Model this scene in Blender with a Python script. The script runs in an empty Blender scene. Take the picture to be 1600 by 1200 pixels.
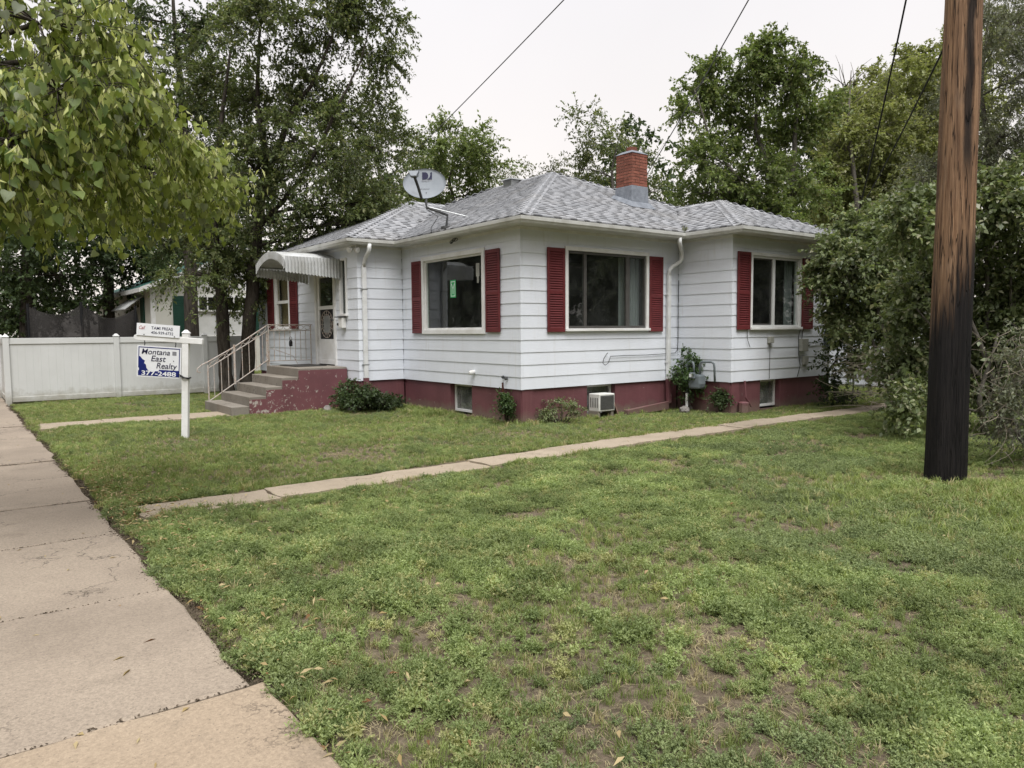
import bpy, math, random
import numpy as np
from mathutils import Vector, Matrix

random.seed(7)
RNG = np.random.default_rng(7)
SC = bpy.context.scene
COL = SC.collection

# ------------------------------------------------------------------ camera
CAM = np.array([-7.8214, -10.0623, 1.6186])
FPX, PITCH, ROLL, YAW = 1161.9, -0.07182, -0.00786, 0.92256
_F = np.array([math.cos(YAW)*math.cos(PITCH), math.sin(YAW)*math.cos(PITCH), math.sin(PITCH)])
_R = np.array([math.sin(YAW), -math.cos(YAW), 0.0])
_U = np.cross(_R, _F)
R2 = math.cos(ROLL)*_R + math.sin(ROLL)*_U
U2 = -math.sin(ROLL)*_R + math.cos(ROLL)*_U
HEAD = np.array([math.cos(YAW), math.sin(YAW), 0.0])
cd = bpy.data.cameras.new('camera')
cd.sensor_fit = 'HORIZONTAL'
cd.sensor_width = 36.0
cd.lens = 36.0*FPX/1600.0
cd.clip_start = 0.05
cd.clip_end = 2000.0
cam = bpy.data.objects.new('camera', cd)
COL.objects.link(cam)
cam.matrix_world = Matrix(((R2[0], U2[0], -_F[0], CAM[0]), (R2[1], U2[1], -_F[1], CAM[1]),
                           (R2[2], U2[2], -_F[2], CAM[2]), (0, 0, 0, 1)))
SC.camera = cam

def at(px, py, depth):
    """photo pixel + distance along the view heading -> point"""
    d = _F + R2*(px-800)/FPX + U2*(600-py)/FPX
    return CAM + d*depth/(d @ HEAD)

# ------------------------------------------------------------------ world, sun, exposure
SUN_AZ, SUN_EL = math.radians(245), math.radians(62)     # direction the light comes from
w = bpy.data.worlds.new('World')
SC.world = w
w.use_nodes = True
nt = w.node_tree
nt.nodes.clear()
sky = nt.nodes.new('ShaderNodeTexSky')
sky.sky_type = 'NISHITA'
sky.sun_disc = False
sky.sun_elevation = SUN_EL
sky.sun_rotation = math.pi/2 - SUN_AZ
sky.dust_density = 4.0
sky.air_density = 1.0
bg1 = nt.nodes.new('ShaderNodeBackground')
bg1.inputs['Strength'].default_value = 0.006
nt.links.new(sky.outputs[0], bg1.inputs['Color'])
# even cloud deck of an overcast evening, a little warmer low down
tc = nt.nodes.new('ShaderNodeTexCoord')
sep = nt.nodes.new('ShaderNodeSeparateXYZ')
nt.links.new(tc.outputs['Generated'], sep.inputs[0])
ramp = nt.nodes.new('ShaderNodeValToRGB')
ramp.color_ramp.elements[0].position = 0.02
ramp.color_ramp.elements[0].color = (0.85, 0.780, 0.715, 1)
ramp.color_ramp.elements[1].position = 0.42
ramp.color_ramp.elements[1].color = (0.785, 0.762, 0.768, 1)
nt.links.new(sep.outputs['Z'], ramp.inputs[0])
nz = nt.nodes.new('ShaderNodeTexNoise')
nz.inputs['Scale'].default_value = 2.2
nz.inputs['Detail'].default_value = 4
nt.links.new(tc.outputs['Generated'], nz.inputs['Vector'])
mr = nt.nodes.new('ShaderNodeMapRange')
mr.inputs['From Min'].default_value = 0.3
mr.inputs['From Max'].default_value = 0.7
mr.inputs['To Min'].default_value = 0.96
mr.inputs['To Max'].default_value = 1.03
nt.links.new(nz.outputs['Fac'], mr.inputs['Value'])
mx = nt.nodes.new('ShaderNodeVectorMath')
mx.operation = 'SCALE'
nt.links.new(ramp.outputs[0], mx.inputs[0])
nt.links.new(mr.outputs[0], mx.inputs['Scale'])
bg2 = nt.nodes.new('ShaderNodeBackground')
bg2.inputs['Strength'].default_value = 0.435
nt.links.new(mx.outputs[0], bg2.inputs['Color'])
addw = nt.nodes.new('ShaderNodeAddShader')
nt.links.new(bg1.outputs[0], addw.inputs[0])
nt.links.new(bg2.outputs[0], addw.inputs[1])
outw = nt.nodes.new('ShaderNodeOutputWorld')
nt.links.new(addw.outputs[0], outw.inputs[0])

sl = bpy.data.lights.new('sun', 'SUN')
sl.energy = 1.5
sl.angle = math.radians(40)
sl.color = (1.0, 0.995, 0.985)
sun = bpy.data.objects.new('sun', sl)
COL.objects.link(sun)
sun.location = (-10, -14, 20)
sd = Vector((math.cos(SUN_EL)*math.cos(SUN_AZ), math.cos(SUN_EL)*math.sin(SUN_AZ), math.sin(SUN_EL)))
sun.rotation_euler = sd.to_track_quat('Z', 'Y').to_euler()

SC.view_settings.view_transform = 'Standard'
SC.view_settings.look = 'None'
SC.view_settings.exposure = 1.45
SC.view_settings.gamma = 1.0
SC.render.engine = 'CYCLES'
SC.cycles.use_denoising = True
SC.cycles.max_bounces = 6
SC.cycles.transparent_max_bounces = 8
SC.cycles.diffuse_bounces = 3
SC.cycles.glossy_bounces = 3
SC.cycles.caustics_reflective = False
SC.cycles.caustics_refractive = False

# ------------------------------------------------------------------ helpers: objects
ORG = {}

def setp(o, label=None, cat=None, group=None, kind=None):
    if label: o['label'] = label
    if cat: o['category'] = cat
    if group: o['group'] = group
    if kind: o['kind'] = kind
    return o

def empty(name, loc, label=None, cat=None, group=None, kind=None):
    o = bpy.data.objects.new(name, None)
    COL.objects.link(o)
    o.location = loc
    o.empty_display_size = 0.2
    ORG[o] = np.array(loc, float)
    return setp(o, label, cat, group, kind)

def link(name, me, parent=None, loc=(0, 0, 0)):
    o = bpy.data.objects.new(name, me)
    COL.objects.link(o)
    o.location = loc
    if parent is not None:
        o.parent = parent
        ORG[o] = ORG.get(parent, np.zeros(3))
    return o

def piece(name, me, parent, center, rot=None):
    """an alike piece sharing mesh data, put at a world point"""
    o = link(name, me, parent, tuple(np.array(center, float)-ORG.get(parent, np.zeros(3))))
    if rot is not None: o.rotation_euler = rot
    return o

def np_mesh(name, V, F, mat, smooth=False):
    """V (n,3), F (m,k) same-size faces"""
    me = bpy.data.meshes.new(name)
    V = np.asarray(V, np.float32)
    F = np.asarray(F, np.int32)
    k = F.shape[1]
    me.vertices.add(len(V))
    me.vertices.foreach_set('co', V.ravel())
    me.loops.add(F.size)
    me.loops.foreach_set('vertex_index', F.ravel())
    me.polygons.add(len(F))
    me.polygons.foreach_set('loop_start', np.arange(0, F.size, k, dtype=np.int32))
    me.polygons.foreach_set('loop_total', np.full(len(F), k, np.int32))
    if smooth: me.polygons.foreach_set('use_smooth', np.ones(len(F), bool))
    me.update(calc_edges=True)
    if mat: me.materials.append(mat)
    return me

class MB:
    def __init__(s): s.v = []; s.f = []
    def hexa(s, p):
        """8 points: bottom ring 0-3, top ring 4-7"""
        b = len(s.v); s.v += [tuple(q) for q in p]
        s.f += [(b, b+3, b+2, b+1), (b+4, b+5, b+6, b+7), (b, b+1, b+5, b+4), (b+1, b+2, b+6, b+5), (b+2, b+3, b+7, b+6), (b+3, b, b+4, b+7)]
        return s
    def box(s, x0, x1, y0, y1, z0, z1):
        if x0 > x1: x0, x1 = x1, x0
        if y0 > y1: y0, y1 = y1, y0
        if z0 > z1: z0, z1 = z1, z0
        return s.hexa([(x0, y0, z0), (x1, y0, z0), (x1, y1, z0), (x0, y1, z0), (x0, y0, z1), (x1, y0, z1), (x1, y1, z1), (x0, y1, z1)])
    def face(s, pts):
        b = len(s.v); s.v += [tuple(q) for q in pts]; s.f.append(tuple(range(b, b+len(pts)))); return s
    def prism(s, poly, d):
        """poly: list of 3D pts, extruded by vector d"""
        n = len(poly); b = len(s.v)
        s.v += [tuple(p) for p in poly] + [tuple(np.array(p)+np.array(d)) for p in poly]
        s.f.append(tuple(range(b+n-1, b-1, -1))); s.f.append(tuple(range(b+n, b+2*n)))
        for i in range(n):
            j = (i+1) % n
            s.f.append((b+i, b+j, b+n+j, b+n+i))
        return s
    def tube(s, pts, r, n=8, cap=True):
        pts = [np.array(p, float) for p in pts]
        if not hasattr(r, '__len__'): r = [r]*len(pts)
        b = len(s.v); m = len(pts); ref = None
        for i, p in enumerate(pts):
            t = pts[min(i+1, m-1)]-pts[max(i-1, 0)]
            t = t/(np.linalg.norm(t)+1e-9)
            if ref is None:
                ref = np.array([0, 0, 1.]) if abs(t[2]) < .9 else np.array([1., 0, 0])
            a = np.cross(t, ref); a /= np.linalg.norm(a)+1e-9
            c = np.cross(a, t); ref = c
            for k in range(n):
                th = 2*math.pi*k/n
                q = p+r[i]*(math.cos(th)*a+math.sin(th)*c)
                s.v.append((q[0], q[1], q[2]))
        for i in range(m-1):
            for k in range(n):
                k2 = (k+1) % n
                s.f.append((b+i*n+k, b+(i+1)*n+k, b+(i+1)*n+k2, b+i*n+k2))
        if cap and n > 2:
            s.f.append(tuple(b+k for k in range(n)))
            s.f.append(tuple(b+(m-1)*n+k for k in range(n-1, -1, -1)))
        return s
    def lathe(s, c, prof, n=16, axis=(0, 0, 1)):
        """prof: (r, h) along axis from c"""
        ax = np.array(axis, float); ax /= np.linalg.norm(ax)
        c = np.array(c, float)
        ref = np.array([0, 0, 1.]) if abs(ax[2]) < .9 else np.array([1., 0, 0])
        a = np.cross(ax, ref); a /= np.linalg.norm(a); d = np.cross(ax, a)
        b = len(s.v); m = len(prof)
        for r, h in prof:
            for k in range(n):
                th = 2*math.pi*k/n
                s.v.append(tuple(c+ax*h+r*(math.cos(th)*a+math.sin(th)*d)))
        for i in range(m-1):
            for k in range(n):
                k2 = (k+1) % n
                s.f.append((b+i*n+k, b+i*n+k2, b+(i+1)*n+k2, b+(i+1)*n+k))
        s.f.append(tuple(b+k for k in range(n-1, -1, -1)))
        s.f.append(tuple(b+(m-1)*n+k for k in range(n)))
        return s
    def mesh(s, name, mat, org=(0, 0, 0), smooth=False):
        me = bpy.data.meshes.new(name)
        o = np.array(org, float)
        me.from_pydata([tuple(np.array(p)-o) for p in s.v], [], s.f)
        me.update()
        if smooth:
            me.polygons.foreach_set('use_smooth', np.ones(len(me.polygons), bool))
        if mat: me.materials.append(mat)
        return me
    def build(s, name, mat, parent=None, smooth=False, bevel=0):
        org = ORG.get(parent, np.zeros(3)) if parent is not None else np.zeros(3)
        o = link(name, s.mesh(name, mat, org, smooth), parent)
        if bevel:
            m = o.modifiers.new('bevel', 'BEVEL'); m.width = bevel; m.segments = 2; m.limit_method = 'ANGLE'
        return o

def box_mesh(name, sx, sy, sz, mat):
    return MB().box(-sx/2, sx/2, -sy/2, sy/2, -sz/2, sz/2).mesh(name, mat)

def text(name, body, mat, parent, mtx, size, width=None, shear=0.0, offset=0.0, extrude=.0006, align='LEFT'):
    c = bpy.data.curves.new(name, 'FONT')
    c.body = body; c.size = size; c.shear = shear; c.offset = offset; c.extrude = extrude
    c.align_x = align; c.align_y = 'CENTER'
    c.materials.append(mat)
    o = bpy.data.objects.new(name, c)
    COL.objects.link(o)
    o.parent = parent
    o.matrix_local = mtx
    if width:
        bpy.context.view_layer.update()
        k = width/max(o.dimensions.x/ o.matrix_local.to_scale().x, 1e-6)
        o.matrix_local = mtx @ Matrix.Diagonal((k, 1, 1, 1))
    bpy.context.view_layer.update()
    me = bpy.data.meshes.new_from_object(o.evaluated_get(bpy.context.evaluated_depsgraph_get()))
    ml = o.matrix_local.copy()
    bpy.data.objects.remove(o)
    o = link(name, me, parent)
    o.matrix_local = ml
    return o

# ------------------------------------------------------------------ helpers: materials
def nodes_new(name):
    m = bpy.data.materials.new(name)
    m.use_nodes = True
    t = m.node_tree
    b = t.nodes['Principled BSDF']
    return m, t, b

def N(t, kind, **kw):
    n = t.nodes.new(kind)
    for k, v in kw.items():
        if k in n.inputs.keys(): n.inputs[k].default_value = v
        else: setattr(n, k, v)
    return n

def noise(t, vec, scale, detail=4, rough=.6):
    n = N(t, 'ShaderNodeTexNoise', Scale=scale, Detail=detail, Roughness=rough)
    t.links.new(vec, n.inputs['Vector'])
    return n.outputs['Fac']

def maprange(t, val, a, b, c=0., d=1., smooth=False):
    n = t.nodes.new('ShaderNodeMapRange')
    if smooth: n.interpolation_type = 'SMOOTHSTEP'
    n.inputs['From Min'].default_value = a; n.inputs['From Max'].default_value = b
    n.inputs['To Min'].default_value = c; n.inputs['To Max'].default_value = d
    t.links.new(val, n.inputs['Value'])
    return n.outputs[0]

def mixc(t, fac, a, b, blend='MIX'):
    n = t.nodes.new('ShaderNodeMix'); n.data_type = 'RGBA'; n.blend_type = blend
    for s, v in ((0, fac), (6, a), (7, b)):
        if hasattr(v, 'is_output') or isinstance(v, bpy.types.NodeSocket): t.links.new(v, n.inputs[s])
        elif s == 0: n.inputs[0].default_value = v
        else: n.inputs[s].default_value = (*v[:3], 1)
    return n.outputs[2]

def math2(t, op, a, b=None):
    n = t.nodes.new('ShaderNodeMath'); n.operation = op
    for i, v in enumerate((a, b)):
        if v is None: continue
        if isinstance(v, bpy.types.NodeSocket): t.links.new(v, n.inputs[i])
        else: n.inputs[i].default_value = v
    return n.outputs[0]

def pos(t, scale=(1, 1, 1), obj=False):
    if obj:
        src = t.nodes.new('ShaderNodeTexCoord').outputs['Object']
    else:
        src = t.nodes.new('ShaderNodeNewGeometry').outputs['Position']
    if scale == (1, 1, 1): return src
    m = t.nodes.new('ShaderNodeMapping'); m.inputs['Scale'].default_value = scale
    t.links.new(src, m.inputs['Vector'])
    return m.outputs[0]

def bump(t, b, h, strength=.3, dist=.01):
    n = N(t, 'ShaderNodeBump', Strength=strength, Distance=dist)
    t.links.new(h, n.inputs['Height'])
    t.links.new(n.outputs[0], b.inputs['Normal'])

def mat(name, col, col2=None, rough=.7, scale=6, stretch=(1, 1, 1), fine=0.12, fscale=60, bmp=.2, bdist=.003, island=0., objrand=0., spec=.3, metal=0., lo=.35, hi=.65):
    m, t, b = nodes_new(name)
    p = pos(t, stretch)
    col2 = col2 or tuple(c*.82 for c in col)
    c = mixc(t, maprange(t, noise(t, p, scale), lo, hi), col, col2)
    f = noise(t, p, fscale, 3)
    if fine: c = mixc(t, 1.0, c, mixc(t, maprange(t, f, .3, .7), (1-fine,)*3, (1+fine,)*3), 'MULTIPLY')
    if island:
        r = t.nodes.new('ShaderNodeNewGeometry').outputs['Random Per Island']
        c = mixc(t, 1.0, c, mixc(t, r, (1-island,)*3, (1+island,)*3), 'MULTIPLY')
    if objrand:
        r = t.nodes.new('ShaderNodeObjectInfo').outputs['Random']
        c = mixc(t, 1.0, c, mixc(t, r, (1-objrand,)*3, (1+objrand,)*3), 'MULTIPLY')
    t.links.new(c, b.inputs['Base Color'])
    b.inputs['Roughness'].default_value = rough
    b.inputs['Specular IOR Level'].default_value = spec
    b.inputs['Metallic'].default_value = metal
    if bmp: bump(t, b, f, bmp, bdist)
    return m

def leafmat(name, c1, c2, c3=None, trans=.35, rough=.5, pscale=.6, spec=.35, patch=.35, objrand=False):
    m, t, b = nodes_new(name)
    g = t.nodes.new('ShaderNodeNewGeometry')
    r = g.outputs['Random Per Island']
    if objrand: r = t.nodes.new('ShaderNodeObjectInfo').outputs['Random']
    c = mixc(t, r, c1, c2)
    if c3:
        c = mixc(t, maprange(t, r, .86, .92), c, c3)
    n = noise(t, g.outputs['Position'], pscale, 3)
    c = mixc(t, 1.0, c, mixc(t, maprange(t, n, .3, .7), (1-patch,)*3, (1+patch,)*3), 'MULTIPLY')
    t.links.new(c, b.inputs['Base Color'])
    b.inputs['Roughness'].default_value = rough
    b.inputs['Specular IOR Level'].default_value = spec
    tr = t.nodes.new('ShaderNodeBsdfTranslucent')
    t.links.new(mixc(t, 1.0, c, (1.15, 1.2, .7), 'MULTIPLY'), tr.inputs['Color'])
    ms = t.nodes.new('ShaderNodeMixShader'); ms.inputs[0].default_value = trans
    t.links.new(b.outputs[0], ms.inputs[1]); t.links.new(tr.outputs[0], ms.inputs[2])
    t.links.new(ms.outputs[0], t.nodes['Material Output'].inputs['Surface'])
    return m

def glassmat(name, tint=(.85, .9, .88), ior=1.75, wav=.15, dirt=.02):
    m, t, b = nodes_new(name)
    tr = t.nodes.new('ShaderNodeBsdfTransparent'); tr.inputs[0].default_value = (*tint, 1)
    gl = t.nodes.new('ShaderNodeBsdfGlossy'); gl.inputs['Roughness'].default_value = .015
    gl.inputs['Color'].default_value = (.9, .93, .95, 1)
    bp = N(t, 'ShaderNodeBump', Strength=wav, Distance=.004)
    t.links.new(noise(t, pos(t), 1.6, 1), bp.inputs['Height'])
    t.links.new(bp.outputs[0], gl.inputs['Normal'])
    fr = N(t, 'ShaderNodeFresnel', IOR=ior)
    ms = t.nodes.new('ShaderNodeMixShader')
    bf = math2(t, 'SUBTRACT', 1.0, t.nodes.new('ShaderNodeNewGeometry').outputs['Backfacing'])   # the sheet's inner face adds no second bounce
    t.links.new(math2(t, 'MULTIPLY', fr.outputs[0], bf), ms.inputs[0])
    t.links.new(tr.outputs[0], ms.inputs[1]); t.links.new(gl.outputs[0], ms.inputs[2])
    df = t.nodes.new('ShaderNodeBsdfDiffuse'); df.inputs[0].default_value = (.5, .5, .47, 1)
    m2 = t.nodes.new('ShaderNodeMixShader')
    t.links.new(maprange(t, noise(t, pos(t), 3, 4), .4, .8, dirt*.4, dirt*2), m2.inputs[0])
    t.links.new(ms.outputs[0], m2.inputs[1]); t.links.new(df.outputs[0], m2.inputs[2])
    t.links.new(m2.outputs[0], t.nodes['Material Output'].inputs['Surface'])
    return m

# siding: white paint with faint wood texture, dust low on the wall in uneven blotches
def siding_mat():
    m, t, b = nodes_new('white_siding')
    p = pos(t)
    grain = noise(t, pos(t, (5, 5, 70)), 4, 4)
    c = mixc(t, maprange(t, noise(t, p, 1.3, 5), .35, .7), (.755, .785, .84), (.705, .73, .775))
    st = noise(t, pos(t, (7, 7, .7)), 1.6, 5)
    c = mixc(t, maprange(t, st, .58, .78, 0, .34), c, (.52, .50, .45))
    chip = math2(t, 'MULTIPLY', maprange(t, noise(t, pos(t, (1, 1, 2.5)), 24, 5, .75), .69, .73), maprange(t, noise(t, p, 1.1, 3), .5, .62))
    c = mixc(t, chip, c, (.34, .33, .31))
    c = mixc(t, 1.0, c, mixc(t, maprange(t, grain, .3, .7), (.975,)*3, (1.015,)*3), 'MULTIPLY')
    r = t.nodes.new('ShaderNodeObjectInfo').outputs['Random']
    c = mixc(t, 1.0, c, mixc(t, r, (.965,)*3, (1.02,)*3), 'MULTIPLY')
    t.links.new(c, b.inputs['Base Color'])
    b.inputs['Roughness'].default_value = .62
    b.inputs['Specular IOR Level'].default_value = .25
    bump(t, b, grain, .35, .003)
    return m

def redpaint_mat():
    m, t, b = nodes_new('red_masonry_paint')
    p = pos(t)
    c = mixc(t, maprange(t, noise(t, p, 1.8, 5), .3, .7), (.165, .062, .070), (.118, .044, .050))
    st = noise(t, pos(t, (9, 9, .8)), 1.7, 4)
    c = mixc(t, maprange(t, st, .55, .75, 0, .5), c, (.20, .085, .085))
    n2 = noise(t, p, 9, 6, .7)
    big = noise(t, p, .9, 2)
    msk = math2(t, 'MULTIPLY', maprange(t, n2, .655, .70), maprange(t, big, .44, .58))
    c = mixc(t, msk, c, (.36, .32, .28))
    sx = t.nodes.new('ShaderNodeSeparateXYZ'); t.links.new(p, sx.inputs[0])
    mud = math2(t, 'SUBTRACT', math2(t, 'MULTIPLY', noise(t, p, 5, 6, .7), .42), sx.outputs[2])
    c = mixc(t, maprange(t, mud, -.02, .14, 0, .75), c, (.17, .125, .10))
    t.links.new(c, b.inputs['Base Color'])
    b.inputs['Roughness'].default_value = .6
    bump(t, b, noise(t, pos(t, (1, 1, 3)), 14, 5), .35, .008)
    return m

def stoop_red_mat():
    m, t, b = nodes_new('peeling_red_paint')
    p = pos(t)
    c = mixc(t, maprange(t, noise(t, p, 2.2, 5), .3, .7), (.165, .061, .069), (.122, .045, .051))
    n2 = noise(t, p, 11, 6, .72)
    sx = t.nodes.new('ShaderNodeSeparateXYZ'); t.links.new(p, sx.inputs[0])
    # more wear towards the steps' nosings
    k = math2(t, 'ADD', math2(t, 'MULTIPLY', sx.outputs[0], -.06), n2)
    msk = maprange(t, k, .715, .745)
    c = mixc(t, msk, c, (.42, .38, .34))
    t.links.new(c, b.inputs['Base Color'])
    b.inputs['Roughness'].default_value = .65
    bump(t, b, n2, .4, .006)
    return m

def concrete_mat(name, c1, c2, speck=.25, objrand=.06, stain=(.17, .14, .108)):
    m, t, b = nodes_new(name)
    p = pos(t)
    c = mixc(t, maprange(t, noise(t, p, .9, 5), .3, .7), c1, c2)
    c = mixc(t, maprange(t, noise(t, p, 2.6, 6, .7), .56, .74, 0, .55), c, stain)
    f = noise(t, p, 70, 5, .85)
    c = mixc(t, 1.0, c, mixc(t, maprange(t, f, .32, .68), (1-speck,)*3, (1+speck,)*3), 'MULTIPLY')
    v = N(t, 'ShaderNodeTexVoronoi', Scale=34.0); t.links.new(p, v.inputs['Vector'])
    c = mixc(t, maprange(t, v.outputs['Distance'], .10, .16, .45, 0), c, (.10, .085, .07))
    c = mixc(t, maprange(t, noise(t, p, .45, 7, .65), .50, .66, 0, .35), c, stain)
    ck = maprange(t, math2(t, 'ABSOLUTE', math2(t, 'SUBTRACT', noise(t, p, .8, 8, .6), .5)), .0012, .004, 1, 0)
    ck = math2(t, 'MULTIPLY', ck, maprange(t, noise(t, p, .6, 2), .48, .56))
    c = mixc(t, math2(t, 'MULTIPLY', ck, .75), c, (.05, .04, .032))
    r = t.nodes.new('ShaderNodeObjectInfo').outputs['Random']
    c = mixc(t, 1.0, c, mixc(t, r, (1-objrand,)*3, (1+objrand,)*3), 'MULTIPLY')
    t.links.new(c, b.inputs['Base Color'])
    b.inputs['Roughness'].default_value = .85
    b.inputs['Specular IOR Level'].default_value = .2
    bump(t, b, noise(t, p, 90, 5, .7), .5, .004)
    return m

def soil_mat():
    m, t, b = nodes_new('lawn_soil')
    p = pos(t)
    c = mixc(t, maprange(t, noise(t, p, 1.2, 5), .35, .65), (.150, .116, .084), (.100, .079, .058))
    c = mixc(t, maprange(t, noise(t, p, 34, 5, .75), .45, .7), c, (.235, .195, .135))
    c = mixc(t, maprange(t, noise(t, p, 70, 3), .55, .7, 0, .6), c, (.10, .115, .05))
    t.links.new(c, b.inputs['Base Color'])
    b.inputs['Roughness'].default_value = .95
    b.inputs['Specular IOR Level'].default_value = .1
    bump(t, b, noise(t, p, 45, 6, .75), .8, .02)
    return m

def bark_mat(name, c1, c2):
    m, t, b = nodes_new(name)
    p = pos(t, (1, 1, .18))
    n = noise(t, p, 22, 6, .7)
    c = mixc(t, maprange(t, n, .35, .65), c1, c2)
    t.links.new(c, b.inputs['Base Color'])
    b.inputs['Roughness'].default_value = .9
    b.inputs['Specular IOR Level'].default_value = .1
    bump(t, b, n, .9, .03)
    return m

def pole_mat():
    m, t, b = nodes_new('charred_pole_wood')
    tc = t.nodes.new('ShaderNodeTexCoord').outputs['Object']
    def st(z):
        mp = t.nodes.new('ShaderNodeMapping'); mp.inputs['Scale'].default_value = (1, 1, z)
        t.links.new(tc, mp.inputs['Vector']); return mp.outputs[0]
    fib = noise(t, st(.03), 62, 5, .7)
    band = noise(t, st(.05), 15, 4, .6)
    blot = noise(t, st(.25), 6, 5, .65)
    crk = noise(t, st(.045), 21, 3, .5)
    c = mixc(t, maprange(t, fib, .34, .66), (.165, .088, .048), (.41, .255, .150))
    c = mixc(t, maprange(t, band, .42, .66, 0, .8), c, (.120, .068, .042))
    c = mixc(t, maprange(t, blot, .55, .75, 0, .55), c, (.30, .215, .15))
    cl = maprange(t, math2(t, 'ABSOLUTE', math2(t, 'SUBTRACT', crk, .5)), .004, .016, 1, 0)
    c = mixc(t, math2(t, 'MULTIPLY', cl, .85), c, (.016, .011, .009))
    sx = t.nodes.new('ShaderNodeSeparateXYZ'); t.links.new(tc, sx.inputs[0])
    across = math2(t, 'ADD', math2(t, 'MULTIPLY', sx.outputs[0], R2[0]), math2(t, 'MULTIPLY', sx.outputs[1], R2[1]))
    # char climbs higher on one flank and fades out along the fibres; a scorched stripe runs further up
    z = math2(t, 'ADD', sx.outputs[2], math2(t, 'MULTIPLY', math2(t, 'SUBTRACT', band, .5), -1.5))
    z = math2(t, 'ADD', z, math2(t, 'MULTIPLY', math2(t, 'SUBTRACT', fib, .5), -1.1))
    z = math2(t, 'SUBTRACT', z, math2(t, 'MULTIPLY', across, 2.3))
    char = maprange(t, z, 1.75, 2.70, 1, 0, True)
    a2 = math2(t, 'ADD', across, math2(t, 'MULTIPLY', math2(t, 'SUBTRACT', blot, .5), .12))
    stp = maprange(t, math2(t, 'ABSOLUTE', math2(t, 'SUBTRACT', a2, .015)), .015, .06, 1, 0, True)
    stp = math2(t, 'MULTIPLY', stp, maprange(t, math2(t, 'ADD', sx.outputs[2], math2(t, 'MULTIPLY', fib, .6)), 3.2, 3.7, 0, 1, True))
    fc = math2(t, 'MAXIMUM', char, math2(t, 'MULTIPLY', stp, .9))
    blk = mixc(t, maprange(t, fib, .38, .68), (.006, .0055, .006), (.024, .020, .019))
    c = mixc(t, fc, c, blk)
    t.links.new(c, b.inputs['Base Color'])
    b.inputs['Roughness'].default_value = .8
    b.inputs['Specular IOR Level'].default_value = .2
    h = math2(t, 'SUBTRACT', math2(t, 'ADD', fib, band), cl)
    bump(t, b, h, 1.0, .02)
    return m

SID = siding_mat()
RED = redpaint_mat()
SRED = stoop_red_mat()
TRIM = mat('white_trim_paint', (.80, .80, .79), (.68, .67, .64), scale=3, fine=.04, bmp=.1)
GUT = mat('gutter_enamel', (.60, .60, .57), (.40, .39, .35), scale=2.2, rough=.45, fine=.05, bmp=.05, lo=.45, hi=.75)
SOF = mat('soffit_paint', (.62, .62, .60), (.52, .52, .49), scale=2, fine=.04)
SHUT = mat('maroon_shutter', (.145, .027, .029), (.110, .021, .023), rough=.5, scale=4, fine=.08, bmp=.1)
VINYL = mat('vinyl_white', (.64, .645, .63), (.58, .585, .565), rough=.42, scale=.9, fine=.02, bmp=.03, objrand=.02)
def splash_vinyl():
    m, t, b = nodes_new('fence_vinyl')
    p = pos(t)
    c = mixc(t, maprange(t, noise(t, p, 1.1, 4), .3, .7), (.64, .645, .635), (.57, .575, .56))
    sx = t.nodes.new('ShaderNodeSeparateXYZ'); t.links.new(p, sx.inputs[0])
    mud = math2(t, 'SUBTRACT', math2(t, 'MULTIPLY', noise(t, p, 6, 6, .7), .55), sx.outputs[2])
    c = mixc(t, maprange(t, mud, -.05, .22, 0, .7), c, (.27, .25, .19))
    c = mixc(t, maprange(t, noise(t, pos(t, (8, 8, .5)), 1.5, 5), .60, .8, 0, .25), c, (.42, .41, .36))
    t.links.new(c, b.inputs['Base Color']); b.inputs['Roughness'].default_value = .45
    return m
FVIN = splash_vinyl()
DARKFR = mat('bronze_aluminium', (.085, .08, .074), (.06, .056, .052), rough=.45, fine=.05, bmp=0, spec=.5)
GLASS = glassmat('window_glass', ior=1.55)
GLASSB = glassmat('basement_glass', (.55, .6, .58), 1.6, .3, .30)
GLASSD = glassmat('porch_glass', (.75, .72, .6), 1.9, .3, .03)
CURT = mat('curtain_cloth', (.30, .29, .29), (.20, .195, .20), stretch=(6, 6, .3), scale=2, fine=.06)
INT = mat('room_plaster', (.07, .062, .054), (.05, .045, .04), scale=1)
CONC = concrete_mat('sidewalk_concrete', (.32, .265, .207), (.265, .218, .172), .32)
CONCN = concrete_mat('newer_concrete', (.37, .295, .215), (.32, .25, .18), .28)
PATH = concrete_mat('path_concrete', (.38, .315, .24), (.31, .255, .19), .2, .08)
STEP = concrete_mat('step_concrete', (.27, .243, .208), (.19, .172, .146), .15, .08)
SOIL = soil_mat()
SHING = None
BRICK = mat('orange_brick', (.255, .095, .064), (.19, .072, .050), scale=14, rough=.85, fine=.18, objrand=.22, bmp=.4)
MORT = mat('mortar', (.34, .26, .21), rough=.9)
TAR = mat('grey_flashing_tar', (.24, .26, .29), (.16, .175, .20), scale=9, rough=.6, bmp=.5, bdist=.01)
METAL = mat('galvanised_metal', (.42, .43, .43), (.33, .34, .34), rough=.4, metal=.6, fine=.05, bmp=.05)
AWN = mat('awning_aluminium', (.50, .51, .51), (.36, .36, .34), rough=.45, scale=3, fine=.06, bmp=.05, objrand=.05)
BLACK = mat('black_iron', (.012, .012, .013), rough=.5, fine=.05, bmp=0)
GREYM = mat('meter_grey', (.17, .195, .205), (.13, .15, .16), rough=.5, fine=.06, bmp=.1)
BEIGE = mat('utility_beige', (.36, .36, .32), (.30, .30, .26), rough=.5)
RAILW = mat('chipped_white_rail', (.44, .40, .36), (.36, .22, .14), scale=26, rough=.6, lo=.52, hi=.66, bmp=.2)
ACW = mat('ac_case', (.72, .72, .68), (.60, .60, .56), rough=.5, fine=.04, bmp=.05)
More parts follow.
